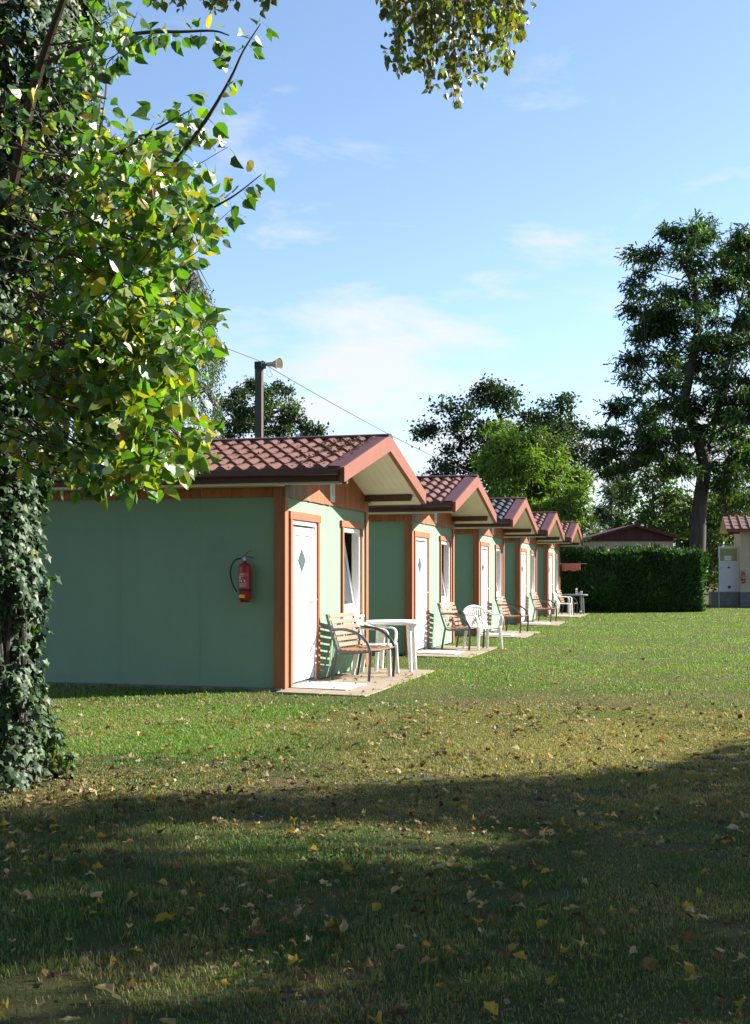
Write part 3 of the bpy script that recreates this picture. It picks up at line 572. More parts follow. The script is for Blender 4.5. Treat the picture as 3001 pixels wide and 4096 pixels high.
# ------------------------------------------------------------------ fire extinguishers
def make_ext():
    r = empty('fire_extinguisher')    # origin: bottom centre; +x along the wall, -y away from it
    MB().lathe([(.0, .0), (.05, .0), (.072, .012), (.080, .03), (.080, .43), (.074, .46), (.055, .485), (.032, .497), (.026, .505), (.026, .53), (.0, .53)], 32).build('body', M['ext_red'], r, smooth=True)
    MB().lathe([(.0, -.012), (.060, -.012), (.066, .0), (.0, .002)], 12).build('base_ring', M['black'], r)
    v = MB(); v.lathe([(.0, .53), (.022, .53), (.022, .575), (.014, .585), (.0, .585)], 16); v.tube([(-.02, 0, .555), (-.05, 0, .557)], .010, 10); v.build('valve', M['chrome'], r, smooth=True)
    h = MB(); h.tube(smoothp([(-.035, 0, .575), (.0, 0, .60), (.04, 0, .64), (.09, 0, .655)], 3), .009, 8, flat=(.5, 1.3)); h.build('handle', M['ext_red'], r, smooth=True)
    h = MB(); h.tube([(-.02, 0, .585), (.03, 0, .582), (.09, 0, .568), (.112, 0, .56)], .009, 8, flat=(.5, 1.3)); h.build('handle', M['black'], r, smooth=True)
    hs = MB(); hs.tube(smoothp([(-.045, 0, .557), (-.12, -.02, .54), (-.175, -.02, .47), (-.195, -.02, .38), (-.182, -.02, .28), (-.15, -.03, .20), (-.11, -.05, .145), (-.09, -.06, .125)], 4), .0095, 10); hs.build('hose', M['black'], r, smooth=True)
    MB().lathe([(.0815, .135), (.0825, .14), (.0825, .155), (.0815, .16)], 32).build('strap', M['black'], r)
    def patch(name, a0, a1, z0, z1, rad, m, par): # piece of the cylinder's skin, centred on the front
        rows = [[(rad*math.sin(a), -rad*math.cos(a), z) for a in np.linspace(R(a0), R(a1), 12)] for z in (z0, z1)]; return MB().grid(rows).build(name, m, par, smooth=True)
    lab = patch('label', -62, 52, .17, .365, .0806, M['label_red'], r)
    pr = MB()
    def bar(a0, a1, z0, z1): pr.grid([[(.0811*math.sin(a), -.0811*math.cos(a), z) for a in np.linspace(R(a0), R(a1), 8)] for z in (z0, z1)])
    for a0, a1, z0, z1 in ((-60, 50, .362, .364), (-60, 50, .334, .3355), (48.5, 50, .17, .364), (-60, 50, .176, .178)): bar(a0, a1, z0, z1)
    for a0, a1, z in ((-40, 20, .35), (-25, 10, .343), (-15, 12, .32), (-10, 5, .295)): bar(a0, a1, z, z+.004)
    for a0 in (-50, -22, 10): bar(a0, a0+14, .254, .278)
    for k in range(6): bar(-48, 40-6*(k % 3), .236-.009*k, .239-.009*k)
    pr.build('print', M['label_white'], lab)
    MB().box(-.045, -.03, -.082, -.0805, .285, .335).build('tag', M['label_white'], r); patch('sticker', -52, 18, .045, .085, .0807, M['yellow'], r)
    MB().box(-.03, .03, .078, .099, .30, .36).build('wall_bracket', M['chrome'], r)
    return r
ext = make_ext(); q = cab(0, -.475, -.10, 1.085); ext.location = q; ext.scale = (.93, .93, .93); ext.rotation_euler = (0, 0, -ROW); tag(ext, 'red fire extinguisher with black hose on the shaded green side wall', 'fire extinguisher', 'fire extinguishers on walls')
# ------------------------------------------------------------------ pole, loudspeaker, wire
PD = 30.0; pt = PS(1037, 1448, PD); pole = empty('utility_pole', (pt.x, pt.y, 0), R(-10), 'square weathered grey pole standing behind the nearest cabin', 'pole')
MB().box(-.088, .088, -.10, .10, 0, pt.z).build('post', M['pole'], pole, bevel=.01)
pb = MB(); pb.box(-.095, .095, -.107, .107, pt.z-.19, pt.z-.002); pb.build('cap_plate', M['black'], pole, bevel=.005)
pb = MB(); pb.box(.096, .17, -.05, .05, pt.z-.17, pt.z-.04); pb.tube([(.05, 0, pt.z+.0), (.09, 0, pt.z+.02), (.17, 0, pt.z-.03)], .02, 8); pb.build('bracket', M['steel'], pole)
hc = PS(1085, 1457, PD-.02); hd_ = Vector((.88, -.45, -.06)).normalized(); sp = empty('horn_loudspeaker', (hc.x, hc.y, 0), 0, 'beige horn loudspeaker at the top of the grey pole', 'loudspeaker')
hz = hc.z; hp = [(.038, -.13), (.052, -.12), (.055, -.02), (.06, .02), (.075, .08), (.10, .14), (.135, .20), (.168, .245), (.172, .25), (.164, .25), (.13, .20), (.095, .14), (.068, .08), (.05, .03), (.0, .02)]
MB().lathe(hp, 32, (0, 0, hz), tuple(hd_)).build('horn', M['horn'], sp, smooth=True)
MB().lathe([(.0, .0), (.03, .02), (.034, .10), (.022, .16), (.0, .165)], 16, (0, 0, hz), tuple(hd_)).build('throat', M['steel'], sp, smooth=True)
br = MB(); br.tube([(-.20, .05, hz-.01), (-.10, .02, hz+.01), (.0, -.02, hz-.02)], .025, 8); br.build('arm', M['steel'], sp, smooth=True)
cbm = MB(); cbm.tube(smoothp([(-.02, 0, hz-.05), (-.03, 0, hz-.15), (.03, 0, hz-.27), (-.04, 0, hz-.33), (-.10, 0, hz-.26), (-.11, 0, hz-.14)], 4), .005, 6); cbm.build('cable', M['wire'], sp)
wr = MB(); A = PS(880, 1383, 27.0); B = PS(1030, 1440, PD); Cc = PS(1945, 1915, 62.0)
def cat(a, b_, sag, n=24): return [a.lerp(b_, i/n)-Vector((0, 0, sag*4*(i/n)*(1-i/n))) for i in range(n+1)]
A2 = PS(640, 1300, 22.5); wr.tube(cat(A2, A, .05)+cat(A, B, .0)[1:], .008, 6); wr.tube(cat(B, Cc, .22), .009, 6); o = wr.build('overhead_wire', M['wire']); tag(o, 'thin black overhead wire running over the cabin roofs past the grey pole', 'wire')
# ------------------------------------------------------------------ hedge, shed, service building
HX0, HX1, HYF, HT, HH = 6.7, 12.45, 45.2, 1.6, 2.24
hedge = empty('clipped_hedge', ((HX0+HX1)/2, HYF, 0), 0, 'tall dark clipped evergreen hedge closing the lawn behind the last cabin', 'hedge'); off = np.array([(HX0+HX1)/2, HYF, 0])
hb = MB().box(HX0-off[0]+.15, HX1-off[0]-.22, .18, HT-.15, 0, HH-.16); M['hedge_in'] = mat('hedge_core', (.012, .02, .008), .95, .4, (5, 5, 5)); hb.build('stems', M['hedge_in'], hedge)  # plain dark box filling the inside of the hedge
n = 60000; f_ = rng.random(n); P = np.zeros((n, 3)); Nn = np.zeros((n, 3)); a_ = f_ < .55; P[a_] = np.stack([rng.uniform(HX0, HX1, a_.sum()), np.full(a_.sum(), HYF), rng.uniform(0, HH, a_.sum())], 1); Nn[a_] = (0, -1, 0)
b_ = (f_ >= .55) & (f_ < .78); P[b_] = np.stack([rng.uniform(HX0, HX1, b_.sum()), rng.uniform(HYF, HYF+HT, b_.sum()), np.full(b_.sum(), HH)], 1); Nn[b_] = (0, 0, 1)
c_ = f_ >= .78; P[c_] = np.stack([np.full(c_.sum(), HX1), rng.uniform(HYF, HYF+HT, c_.sum()), rng.uniform(0, HH, c_.sum())], 1); Nn[c_] = (1, 0, 0)
lump = (.13*wav(P[:, 0]*1.0, P[:, 2]+P[:, 1], 50, 2.4)+.06*wav(P[:, 0]+P[:, 1], P[:, 2], 51, 7))
P = P+Nn*(lump+rng.normal(0, .06, n)-.05)[:, None]; P[:, 2] += (.05*np.sin(P[:, 0]*1.9)+.05*wav(P[:, 0], P[:, 1], 57, 5))*(P[:, 2] > 1.7); P[:, 2] = np.maximum(P[:, 2], .03)
ax = unit(Nn*.7+np.array([0, 0, .55])+rdir(n)*.55); c = cols(n, [(5, (.028, .072, .018)), (3, (.04, .095, .022)), (1, (.075, .14, .03))], .3)*(1+.25*wav(P[:, 0]*1.2, P[:, 2]*1.2, 53, 2))[:, None].clip(.5, 1.6)
leafobj('foliage', [scatter(FROND, P-off, ax, Nn+rdir(n)*.7, rng.uniform(.08, .2, n)*(1+.9*(rng.random(n) < .03)), c)], M['thuja'], hedge)
# shed behind the hedge
sd = 53.0; kx = sd/FPX; sh = empty('garden_shed', ((2536-CX)*kx, sd, 0), 0, 'low cream shed with maroon gable and roof, half hidden behind the hedge', 'shed')
def sz(py): return CAMH+(HY-py)*kx
hw_ = 3.5*.5+.17; w0 = (2697-2381)/2*kx; MB().box(-w0, w0, 0, 3.6, 0, sz(2164)).build('wall', M['cream'], sh)
ze, za, he = sz(2147), sz(2097), (2713-2361)/2*kx
gm_ = MB(); x = -w0
while x < w0-.001:
    x2 = min(x+.1, w0); s = random.uniform(.75, 1.2); gm_.c = (s, s, s); ga = lambda q: za-.10-(za-ze)*abs(q)/he
    gm_.hexa([(x, -.03, sz(2164)-.02), (x2-.006, -.03, sz(2164)-.02), (x2-.006, -.002, sz(2164)-.02), (x, -.002, sz(2164)-.02), (x, -.03, ga(x)), (x2-.006, -.03, ga(x2)), (x2-.006, -.002, ga(x2)), (x, -.002, ga(x))]); x = x2
gm_.build('gable_planks', M['maroon'], sh)
rf = MB()
for sg in (-1, 1): rf.hexa([(0, -.35, za-.12), (sg*he, -.35, ze-.12), (sg*he, 3.9, ze-.12), (0, 3.9, za-.12), (0, -.35, za), (sg*he, -.35, ze), (sg*he, 3.9, ze), (0, 3.9, za)])
rf.build('roof', M['maroon'], sh)
# service building at the right edge; its gable end looks along the lawn
bd = 54.0; kb = bd/FPX; bx = (2963-CX)*kb; by = empty('service_building', (bx, bd, 0), -ROW*.75, 'cream building with brown tiled roof and open pale door at the right edge', 'building')
def bz(py): return CAMH+(HY-py)*kb
zp = bz(2368)
w = MB(); w.box(0, 8, 0, 3.0, zp, bz(2121)); w.prism([(0, bz(2121)), (3.0, bz(2121)), (1.5, bz(2121)+.42)], lambda p: (0, p[0], p[1]), lambda p: (8, p[0], p[1])); w.build('wall', M['cream'], by)
w = MB(); w.box(-.02, 8, -.06, 3.06, 0, zp-.002); w.build('stone_base', M['stone'], by)
w = MB(); w.box(-1.25, -.021, .2, 2.0, 0, zp-.03); w.build('porch', M['stone'], by); MB().box(-1.28, -.021, .17, 2.0, zp-.03, zp).build('porch_edge', M['concrete'], by)
ez, rzz = bz(2118), bz(2056); oy = -.45
rf = MB()
for k in range(13): # broad tile bays with raised seams, in overlapping courses
    xa = -.66+k*.36
    for j in range(4):
        f0, f1 = j/4, (j+1)/4+.02; y0, y1 = oy+(1.5-oy)*f0, oy+(1.5-oy)*min(1, f1); z0, z1 = ez+(rzz-ez)*f0+.03, ez+(rzz-ez)*min(1, f1)+.005
        rf.hexa([(xa, y0, z0-.04), (xa+.30, y0, z0-.04), (xa+.30, y1, z1-.04), (xa, y1, z1-.04), (xa, y0, z0), (xa+.30, y0, z0), (xa+.30, y1, z1), (xa, y1, z1)])
    rf.hexa([(xa+.30, oy, ez-.03), (xa+.36, oy, ez-.03), (xa+.36, 1.5, rzz-.03), (xa+.30, 1.5, rzz-.03), (xa+.30, oy, ez+.075), (xa+.36, oy, ez+.075), (xa+.36, 1.5, rzz+.06), (xa+.30, 1.5, rzz+.06)])
roof = rf.build('roof', M['brown_tile'], by)
rb = MB(); rb.hexa([(-.66, 1.5, rzz-.04), (8, 1.5, rzz-.04), (8, 3.45, ez-.04), (-.66, 3.45, ez-.04), (-.66, 1.5, rzz), (8, 1.5, rzz), (8, 3.45, ez), (-.66, 3.45, ez)]); rb.build('back_slope', M['brown_tile'], roof)
rb = MB(); rb.box(-.66, 4.1, 1.44, 1.56, rzz+.061, rzz+.10); rb.build('ridge_cap', M['flash'], roof)
sf = MB(); sf.hexa([(-.64, oy, ez-.075), (0, oy, ez-.075), (0, 1.5, rzz-.075), (-.64, 1.5, rzz-.075), (-.64, oy, ez-.045), (0, oy, ez-.045), (0, 1.5, rzz-.045), (-.64, 1.5, rzz-.045)]); sf.hexa([(-.64, 1.5, rzz-.075), (0, 1.5, rzz-.075), (0, 3.45, ez-.075), (-.64, 3.45, ez-.075), (-.64, 1.5, rzz-.045), (0, 1.5, rzz-.045), (0, 3.45, ez-.045), (-.64, 3.45, ez-.045)]); sf.build('soffit', M['soffit'], roof)
rb = MB(); rb.box(-.66, -.0, 3.43, 3.47, ez-.14, ez+.02); rb.box(-.66, 8, oy-.02, oy-.001, ez-.13, ez-.031); rb.build('eave_fascia', M['flash'], roof); MB().box(-.52, .0, .3, .38, ez-.18, ez-.08).build('roof_beam', M['beam'], by)
# open door, hinged on the gable wall
dz0, dz1 = zp+.01, bz(2184); dr = MB(); dw = .93; dr.box(-dw, -.85, .62, .67, dz0, dz1); dr.box(-.09, 0-.002, .62, .67, dz0, dz1); dr.box(-.85, -.09, .62, .67, dz1-.10, dz1); dr.box(-.85, -.09, .62, .67, dz0, dz0+.12); dr.box(-.85, -.09, .62, .67, bz(2250), bz(2243)); dr.box(-.85, -.09, .635, .655, dz0+.12, bz(2250)); door = dr.build('door', M['door_blue'], by, bevel=.004)
MB().box(-.85, -.09, .637, .652, bz(2243), dz1-.10).build('pane', M['pane_yellow'], door); nt_ = MB().box(-.66, -.34, .628, .632, bz(2241), bz(2222)).build('notice', M['paper'], door)
p = MB(); p.box(-.52, -.40, .628, .633, bz(2273), bz(2267)); p.box(-.49, -.45, .628, .633, bz(2267), bz(2265)); p.build('emblem', M['steel'], door); p = MB(); p.box(-.50, -.37, .626, .634, dz0+.14, dz0+.27); p.build('vent', M['steel'], door); p = MB(); p.tube([(-.83, .62, bz(2270)), (-.83, .58, bz(2270)), (-.72, .575, bz(2270))], .012, 8); p.build('handle', M['chrome'], door)
nb_ = empty('notice_board', (bx+.32, bd-.012, 0), -ROW*.75, 'white paper notice on the cream wall at the right edge', 'notice'); MB().box(0, .6, -.008, .0, bz(2295), bz(2265)).build('sheet', M['paper'], nb_); p = MB(); p.box(.08, .36, -.0105, -.0085, bz(2286), bz(2282)); p.box(.05, .4, -.0105, -.0085, bz(2276), bz(2274.8)); p.box(.05, .35, -.0105, -.0085, bz(2272), bz(2270.8)); p.build('print', M['steel'], nb_)
e2 = copy_tree(ext); e2.location = (bx+.10, bd-.11, bz(2330)); e2.rotation_euler = (0, 0, -ROW*.75); e2['label'] = 'red fire extinguisher on the cream building beside the open pale door'
gp_ = MB(); q = PS(2875, 2400, 50.0); gp_.tube([(0, 0, 0), (0, 0, PS(2875, 2235, 50.0).z)], .022, 10); gp_.tube([(0, 0, 2.0), (0, 0, 2.14)], .03, 8); o = gp_.build('green_post', M['green_post'], None, smooth=True); o.location = (q.x, q.y, 0); tag(o, 'thin green metal post between the hedge end and the pale door', 'post')
# ------------------------------------------------------------------ trees
GD = [(6, (.030, .062, .016)), (3, (.045, .085, .02)), (1, (.08, .13, .03))]
D = 50.0
lm = [(1370, 170, 110, 60), (1520, 175, 120, 60), (1250, 150, 70, 28), (1200, 240, 80, 38), (1350, 290, 90, 50), (1560, 280, 110, 75), (1650, 240, 80, 80), (1130, 385, 65, 45), (1180, 450, 80, 45), (1370, 430, 90, 60), (1530, 420, 110, 80), (1150, 525, 65, 35), (1300, 540, 130, 60), (1500, 560, 130, 75), (1640, 520, 70, 100), (1125, 620, 65, 38), (1250, 655, 130, 50), (1430, 690, 130, 60), (1600, 680, 90, 70), (1070, 740, 70, 30), (1190, 770, 120, 50), (1370, 800, 110, 45), (1570, 820, 110, 55), (1120, 845, 75, 30), (1260, 865, 80, 30),
      (1080, 960, 110, 38), (1290, 985, 150, 50), (1500, 960, 140, 65), (1630, 960, 80, 80), (970, 1080, 100, 42), (1150, 1090, 160, 60), (1350, 1110, 130, 65), (1560, 1090, 120, 75), (940, 1180, 75, 50), (1060, 1200, 130, 52), (1230, 1210, 130, 50), (1570, 1220, 110, 90), (960, 1258, 60, 24), (1040, 1268, 90, 28), (1290, 1270, 70, 45), (1570, 1330, 80, 70), (1740, 700, 120, 120), (1760, 1000, 130, 110), (1720, 380, 100, 110), (1740, 1200, 110, 90)]
tr_ = [PS(2775, 2480, D), Z7(1405, 1640, D), Z7(1412, 1450, D), Z7(1440, 1250, D), Z7(1400, 1100, D), Z7(1340, 950, D), Z7(1380, 760, D), Z7(1410, 600, D), Z7(1390, 400, D), Z7(1320, 270, D)]; tr_[0].z = 0
tree('locust_tree', 'tall feathery dark tree with bare straight trunk behind the hedge end', 'tree', tr_, .36, mass7([(x, y, a*1.12, b*1.06) for x, y, a, b in lm], D, 2.6), [(5, (.022, .05, .016)), (4, (.035, .075, .02)), (1.5, (.075, .13, .028)), (.5, (.10, .085, .03))], FROND, .27, 3.5, .42, 130, droop=.5, r0=.026, lstep=4,
     extra_limbs=[([Z7(1440, 1250, D), Z7(1500, 1000, D+.5), Z7(1580, 600, D+1), Z7(1620, 420, D+1)], .14), ([Z7(1425, 1330, D), Z7(1380, 1250, D-.3), Z7(1250, 1120, D-1)], .14), ([Z7(1340, 950, D), Z7(1250, 900, D), Z7(1150, 800, D-1)], .1), ([Z7(1450, 1150, D), Z7(1650, 950, D), Z7(1750, 800, D)], .13)], squash=.55, patchy=.35)
D = 68.0
tree('oak_tree', 'broad dark tree with ragged top behind the pale green leafy tree', 'tree', [tuple(Z7(560, 1700, D))[:2]+(0,), Z7(560, 1450, D), Z7(540, 1200, D), Z7(440, 950, D)], .35,
     mass7([(170, 1080, 85, 60), (290, 1010, 90, 65), (430, 950, 85, 85), (405, 870, 30, 50), (530, 950, 85, 70), (680, 1010, 100, 70), (775, 990, 55, 85), (400, 1120, 170, 95), (650, 1120, 160, 95), (240, 1230, 95, 55), (200, 1300, 70, 35), (480, 1250, 170, 90), (800, 1110, 60, 80), (800, 1250, 95, 90), (620, 1300, 150, 100), (850, 1180, 50, 50)], D, 2), [(6, (.022, .042, .014)), (3, (.032, .058, .017)), (1, (.055, .085, .025))], OVAL, .21, 2.3, .55, 150, r0=.045, lstep=3, patchy=.3)
D = 53.0
tree('walnut_tree', 'bright yellow-green leafy tree rising behind the cabin roofs', 'tree', [tuple(Z7(640, 1800, D))[:2]+(0,), Z7(640, 1500, D), Z7(650, 1350, D), Z7(600, 1150, D)], .2,
     mass7([(490, 1150, 90, 60), (470, 1085, 30, 25), (620, 1140, 105, 50), (700, 1190, 70, 60), (430, 1240, 70, 60), (560, 1260, 130, 80), (700, 1310, 110, 80), (830, 1350, 70, 70), (480, 1380, 110, 80), (640, 1410, 140, 85), (800, 1430, 85, 70), (700, 1500, 140, 60), (855, 1410, 40, 50), (850, 1490, 50, 50), (520, 1500, 120, 60)], D, 1.6), [(4, (.135, .225, .038)), (3, (.17, .26, .04)), (1.2, (.08, .14, .024)), (.5, (.24, .22, .05))], LANCE, .24, 4.2, .42, 170, droop=.6, r0=.03, lstep=4, patchy=.25)
def bush(label, L, d, pal, tm=OVAL, leaf=.2, dens=2.2, per=130, sub=.5, name='broadleaf_tree', cat='tree', jd=1.6, group='trees behind the lawn', rad=.16):
    cx_ = sum(q[0]*q[2] for q in L)/sum(q[2] for q in L); top = min(q[1]-q[3] for q in L); bx_ = Z7(cx_, 1700, d)
    return tree(name, label, cat, [(bx_.x, d, 0), (bx_.x+.1, d, 2.0), tuple(Z7(cx_+5, (top+1650)/2+40, d)), tuple(Z7(cx_, top+60, d))], rad, mass7(L, d, jd), pal, tm, leaf, dens, sub, per, group=group, r0=.035, lstep=4)
MID = [(4, (.05, .095, .024)), (3, (.07, .125, .03)), (2, (.105, .16, .035)), (.8, (.16, .17, .05))]
bush('green tree with sunlit yellow edges above the maroon shed roof', [(1110, 1320, 80, 50), (1180, 1400, 120, 70), (1070, 1420, 80, 50), (1250, 1330, 80, 60), (1200, 1500, 130, 70), (1070, 1500, 80, 60), (1300, 1440, 80, 80), (1330, 1540, 100, 70), (1180, 1590, 130, 50)], 63, MID, leaf=.21)
bush('dark blue-green conifer standing left of the trees above the maroon shed', [(1020, 1330, 45, 50), (1000, 1400, 55, 50), (985, 1470, 60, 50), (975, 1540, 65, 45), (990, 1600, 80, 40)], 74, [(5, (.055, .085, .06)), (2, (.08, .115, .085))], FROND, .3, 2.8, 130, .5, name='conifer_tree', rad=.2)
bush('sunlit leafy tree behind the locust trunk', [(1480, 1390, 60, 60), (1490, 1500, 70, 70), (1540, 1440, 70, 70), (1560, 1560, 80, 70), (1470, 1590, 60, 50), (1640, 1400, 80, 70), (1500, 1300, 60, 50)], 60, MID, leaf=.2, dens=2.2)
bush('dark leafy tree behind the brown tiled roof at the right', [(1640, 1250, 90, 90), (1640, 1420, 90, 80), (1720, 1330, 110, 100), (1620, 1520, 80, 60), (1560, 1330, 50, 60), (1780, 1500, 110, 90)], 66, GD, leaf=.21, dens=2.2)
bush('low green shrubs glimpsed between the last roof and the maroon shed', [(880, 1560, 60, 40), (930, 1575, 40, 30), (880, 1610, 80, 40), (940, 1620, 50, 30), (840, 1530, 40, 40)], 66, MID, LANCE, .22, 2.4, 120, .4, name='leafy_shrub', cat='shrub', jd=.8, rad=.05)
bush('tangled shrub in shade between the hedge end and the pale door', [(1500, 1640, 50, 70), (1510, 1720, 60, 60), (1480, 1780, 60, 50), (1560, 1700, 50, 60)], 58, [(3, (.05, .075, .022)), (2, (.12, .09, .04)), (1, (.08, .12, .03))], LANCE, .2, 2.5, 120, .4, name='leafy_shrub', cat='shrub', jd=.8, rad=.05)
def Z5(x, y, d): return PS(600+.454*x, 1050+.454*y, d)
def mass5(L, d, jd): k = .454/FPX*d; return [(tuple(Z5(x, y, d+random.uniform(-jd, jd))), rx*k, ry*k) for x, y, rx, ry in L]
D = 60.0
tree('oak_tree', 'dark round-lobed tree behind the grey loudspeaker pole', 'tree', [tuple(Z5(960, 1700, D))[:2]+(0,), Z5(960, 1600, D), Z5(980, 1400, D), Z5(1000, 1200, D)], .35,
     mass5([(745, 1140, 70, 45), (850, 1120, 80, 45), (915, 1100, 50, 40), (715, 1250, 60, 55), (800, 1290, 90, 80), (1110, 1095, 85, 45), (1185, 1150, 60, 45), (1230, 1270, 70, 30), (1290, 1310, 45, 25), (1060, 1190, 80, 60), (1150, 1380, 100, 50), (1340, 1410, 90, 45), (1250, 1420, 80, 45), (1430, 1510, 110, 50), (1230, 1510, 120, 60), (900, 1400, 130, 90), (780, 1450, 110, 100), (1050, 1480, 110, 80), (960, 1280, 90, 100), (1490, 1480, 60, 35), (690, 1500, 80, 80)], D, 1.8), [(6, (.035, .06, .02)), (3, (.05, .085, .025)), (1, (.09, .12, .04))], OVAL, .17, 6.0, .34, 110, r0=.03, lstep=6,
     extra_limbs=[([Z5(980, 1450, D), Z5(1080, 1330, D), Z5(1180, 1290, D), Z5(1280, 1290, D)], .12), ([Z5(970, 1500, D), Z5(820, 1400, D), Z5(760, 1250, D)], .12)], patchy=.2)
# weeping birch: hanging strands
D = 31.0; k5 = .454/FPX*D
BR = empty('birch_tree', tuple(Z5(250, 1500, D))[:2]+(0,), 0, 'weeping birch with hanging strands behind the poplar leaves', 'tree'); off = np.array([BR.location.x, BR.location.y, 0])
tb_ = MB(); top = Z5(300, 50, D); bt = [Vector((off[0], off[1], 0)), Vector((off[0], off[1], 4)), Z5(280, 500, D), top]; tb_.tube([p-Vector(off) for p in bt], [.16, .13, .08, .02], 8)
Pb, Ab, Cb = [], [], []
for s_ in range(620):
    a = rng.random(); x0 = rng.uniform(-260, 640); top_y = 60+abs(x0-300)*.75+rng.uniform(0, 260) if rng.random() < .5 else rng.uniform(150+abs(x0-300)*.9, 1300)
    ln = rng.uniform(120, 420); 
    if x0 > 560: top_y = max(top_y, 700 if rng.random() < .7 else 1280)
    p = Z5(x0, top_y, D+rng.uniform(-2.2, 2.2)); n_ = int(ln/9); dz = ln*k5
    if p.z-dz < 2.2: continue
    if s_ % 3 == 0: q = Vector((off[0]+(p.x-off[0])*.15, off[1]+(p.y-off[1])*.15, min(p.z+.4, top.z))); tb_.tube([q-Vector(off), (q.lerp(p, .6)+Vector((0, 0, .35)))-Vector(off), p-Vector(off)], [.03, .016, .006], 4)
    sw = rng.normal(0, .06, 2)
    for j in range(n_):
        f = j/n_; Pb.append((p.x+sw[0]*f*f+rng.normal(0, .05), p.y+sw[1]*f*f+rng.normal(0, .05), p.z-dz*f)); Ab.append((rng.normal(0, .5), rng.normal(0, .5), -1)); 
Pb = np.array(Pb); n = len(Pb); tb_.build('trunk', M['bark'], BR, smooth=True)
leafobj('crown', [scatter(OVAL, Pb-off, np.array(Ab), rdir(n), rng.uniform(.05, .085, n), cols(n, [(4, (.05, .085, .03)), (3, (.075, .12, .04)), (1, (.15, .17, .06))], .35))], M['foliage'], BR)
# distant tree belt closing the view between trunks
for lb, px, d, hgt, w_ in (('far green trees seen low behind the left oak', 700, 95, 5.5, 9), ('far trees low behind the conifer', 2380, 105, 5.0, 4), ('far dark trees beyond the right-hand building', 2950, 90, 7.5, 9), ('far trees low behind the walnut tree', 1950, 100, 6.0, 9)):
    c0 = PS(px, HY, d); tree('distant_tree', lb, 'tree', [(c0.x, d, 0), (c0.x, d, 1.5), (c0.x, d, hgt*.7)], .2, [((c0.x+random.uniform(-1, 1)*w_*.45, d+random.uniform(-2, 2), random.uniform(.25, .8)*hgt), w_*.28, hgt*.25) for _ in range(9)], MID, OVAL, .32, 1.4, .8, 130, r0=.04, lstep=3, group='trees behind the lawn')
# ---- the big ivy-clad poplar at the left
TP = PS(-40*1.8166, 2302, 7.9); TX, TY = TP.x, TP.y
POPL = empty('poplar_tree', (TX, TY, 0), 0, 'large poplar at the left edge, its branches of broad leaves hanging into view', 'tree'); off = np.array([TX, TY, 0.0]); offv = Vector(off)
tm = MB(); tm.tube([Vector((.03*math.sin(z), .02*math.cos(z*1.3), z)) for z in np.linspace(0, 12, 25)], [.38-.10*min(1, z/.5)-.013*z for z in np.linspace(0, 12, 25)], 16); tm.build('trunk', M['bark'], POPL, smooth=True)
bm_ = MB()
L = []
def limb(pts, r0, r1): P = smoothp(pts, 5); k = len(P)-1; bm_.tube([p-offv for p in P], [r0+(r1-r0)*i/k for i in range(k+1)], 7); L.append(P); return P
tz = lambda py: PF(-30, py, 7.9)
main = [limb([tz(880), PF(60, 810, 7.0), PF(200, 610, 6.2), PF(330, 430, 5.6), PF(408, 328, 5.35), PF(464, 248, 5.25), PF(508, 172, 5.2), PF(536, 112, 5.15), PF(574, 52, 5.1)], .019, .002),
        limb([tz(1000), PF(100, 930, 7), PF(250, 840, 6.3), PF(350, 775, 6.0), PF(450, 690, 5.8)], .02, .003),
        limb([tz(650), PF(30, 400, 7.2), PF(75, 200, 6.9), PF(115, 70, 6.7), PF(160, -60, 6.5), PF(190, -200, 6.4)], .04, .012),
        limb([tz(1060), PF(120, 1030, 6.9), PF(280, 1035, 6.3), PF(420, 985, 6.0)], .014, .002),
        limb([tz(760), PF(90, 640, 6.8), PF(212, 384, 6.1), PF(280, 328, 5.9), PF(332, 292, 5.8), PF(388, 260, 5.7), PF(424, 240, 5.65)], .015, .002),
        limb([tz(800), PF(120, 720, 6.6), PF(240, 600, 6.0), PF(340, 532, 5.6), PF(400, 496, 5.45), PF(472, 456, 5.35), PF(520, 428, 5.3), PF(576, 384, 5.25)], .015, .002),
        limb([PF(110, 135, 6.8), PF(180, 104, 6.4), PF(250, 82, 6.0), PF(330, 71, 5.7), PF(400, 70, 5.5), PF(470, 68, 5.4), PF(505, 78, 5.4)], .014, .003),
        limb([PF(130, 590, 6.5), PF(180, 400, 6.1), PF(210, 330, 5.9), PF(232, 216, 5.8)], .010, .002)]
ENV = [(40, -10), (330, 0), (360, 60), (255, 110), (275, 150), (240, 200), (300, 250), (400, 250), (470, 250), (520, 340), (470, 350), (410, 420), (540, 410), (520, 470), (440, 560), (425, 640), (470, 680), (490, 715), (420, 770), (420, 850), (465, 900), (470, 980), (420, 1030), (365, 1075), (310, 1090), (250, 1060), (150, 1085), (120, 1000), (60, 700)]
def inside(px, py, poly):
    c = False; j = len(poly)-1
    for i in range(len(poly)):
        (xi, yi), (xj, yj) = poly[i], poly[j]
        if (yi > py) != (yj > py) and px < (xj-xi)*(py-yi)/(yj-yi)+xi: c = not c
        j = i
    return c
LP, LA, LN = [], [], []
def leaves_on(P, f0, sp):
    acc = 0; k = len(P)
    for i in range(1, k):
        seg = P[i]-P[i-1]; acc += seg.length
        if i/k < f0: acc = sp*rng.random(); continue
        while acc > sp:
            acc -= sp*rng.uniform(.7, 1.3); t_ = seg.normalized(); side = Vector(rng.normal(size=3)); side = (side-t_*side.dot(t_)).normalized(); a = (side*.9+t_*.45+Vector((0, 0, -.45))).normalized()
            LP.append(P[i]+a*.045); LA.append(a+Vector((0, 0, -.35))); nn = side.cross(a)+Vector(rng.normal(size=3))*.8; LN.append(nn)
for P in main[:2]+main[3:]: leaves_on(P, .3, .032); leaves_on(P, .6, .06)
allp = [p for P in main for p in P]
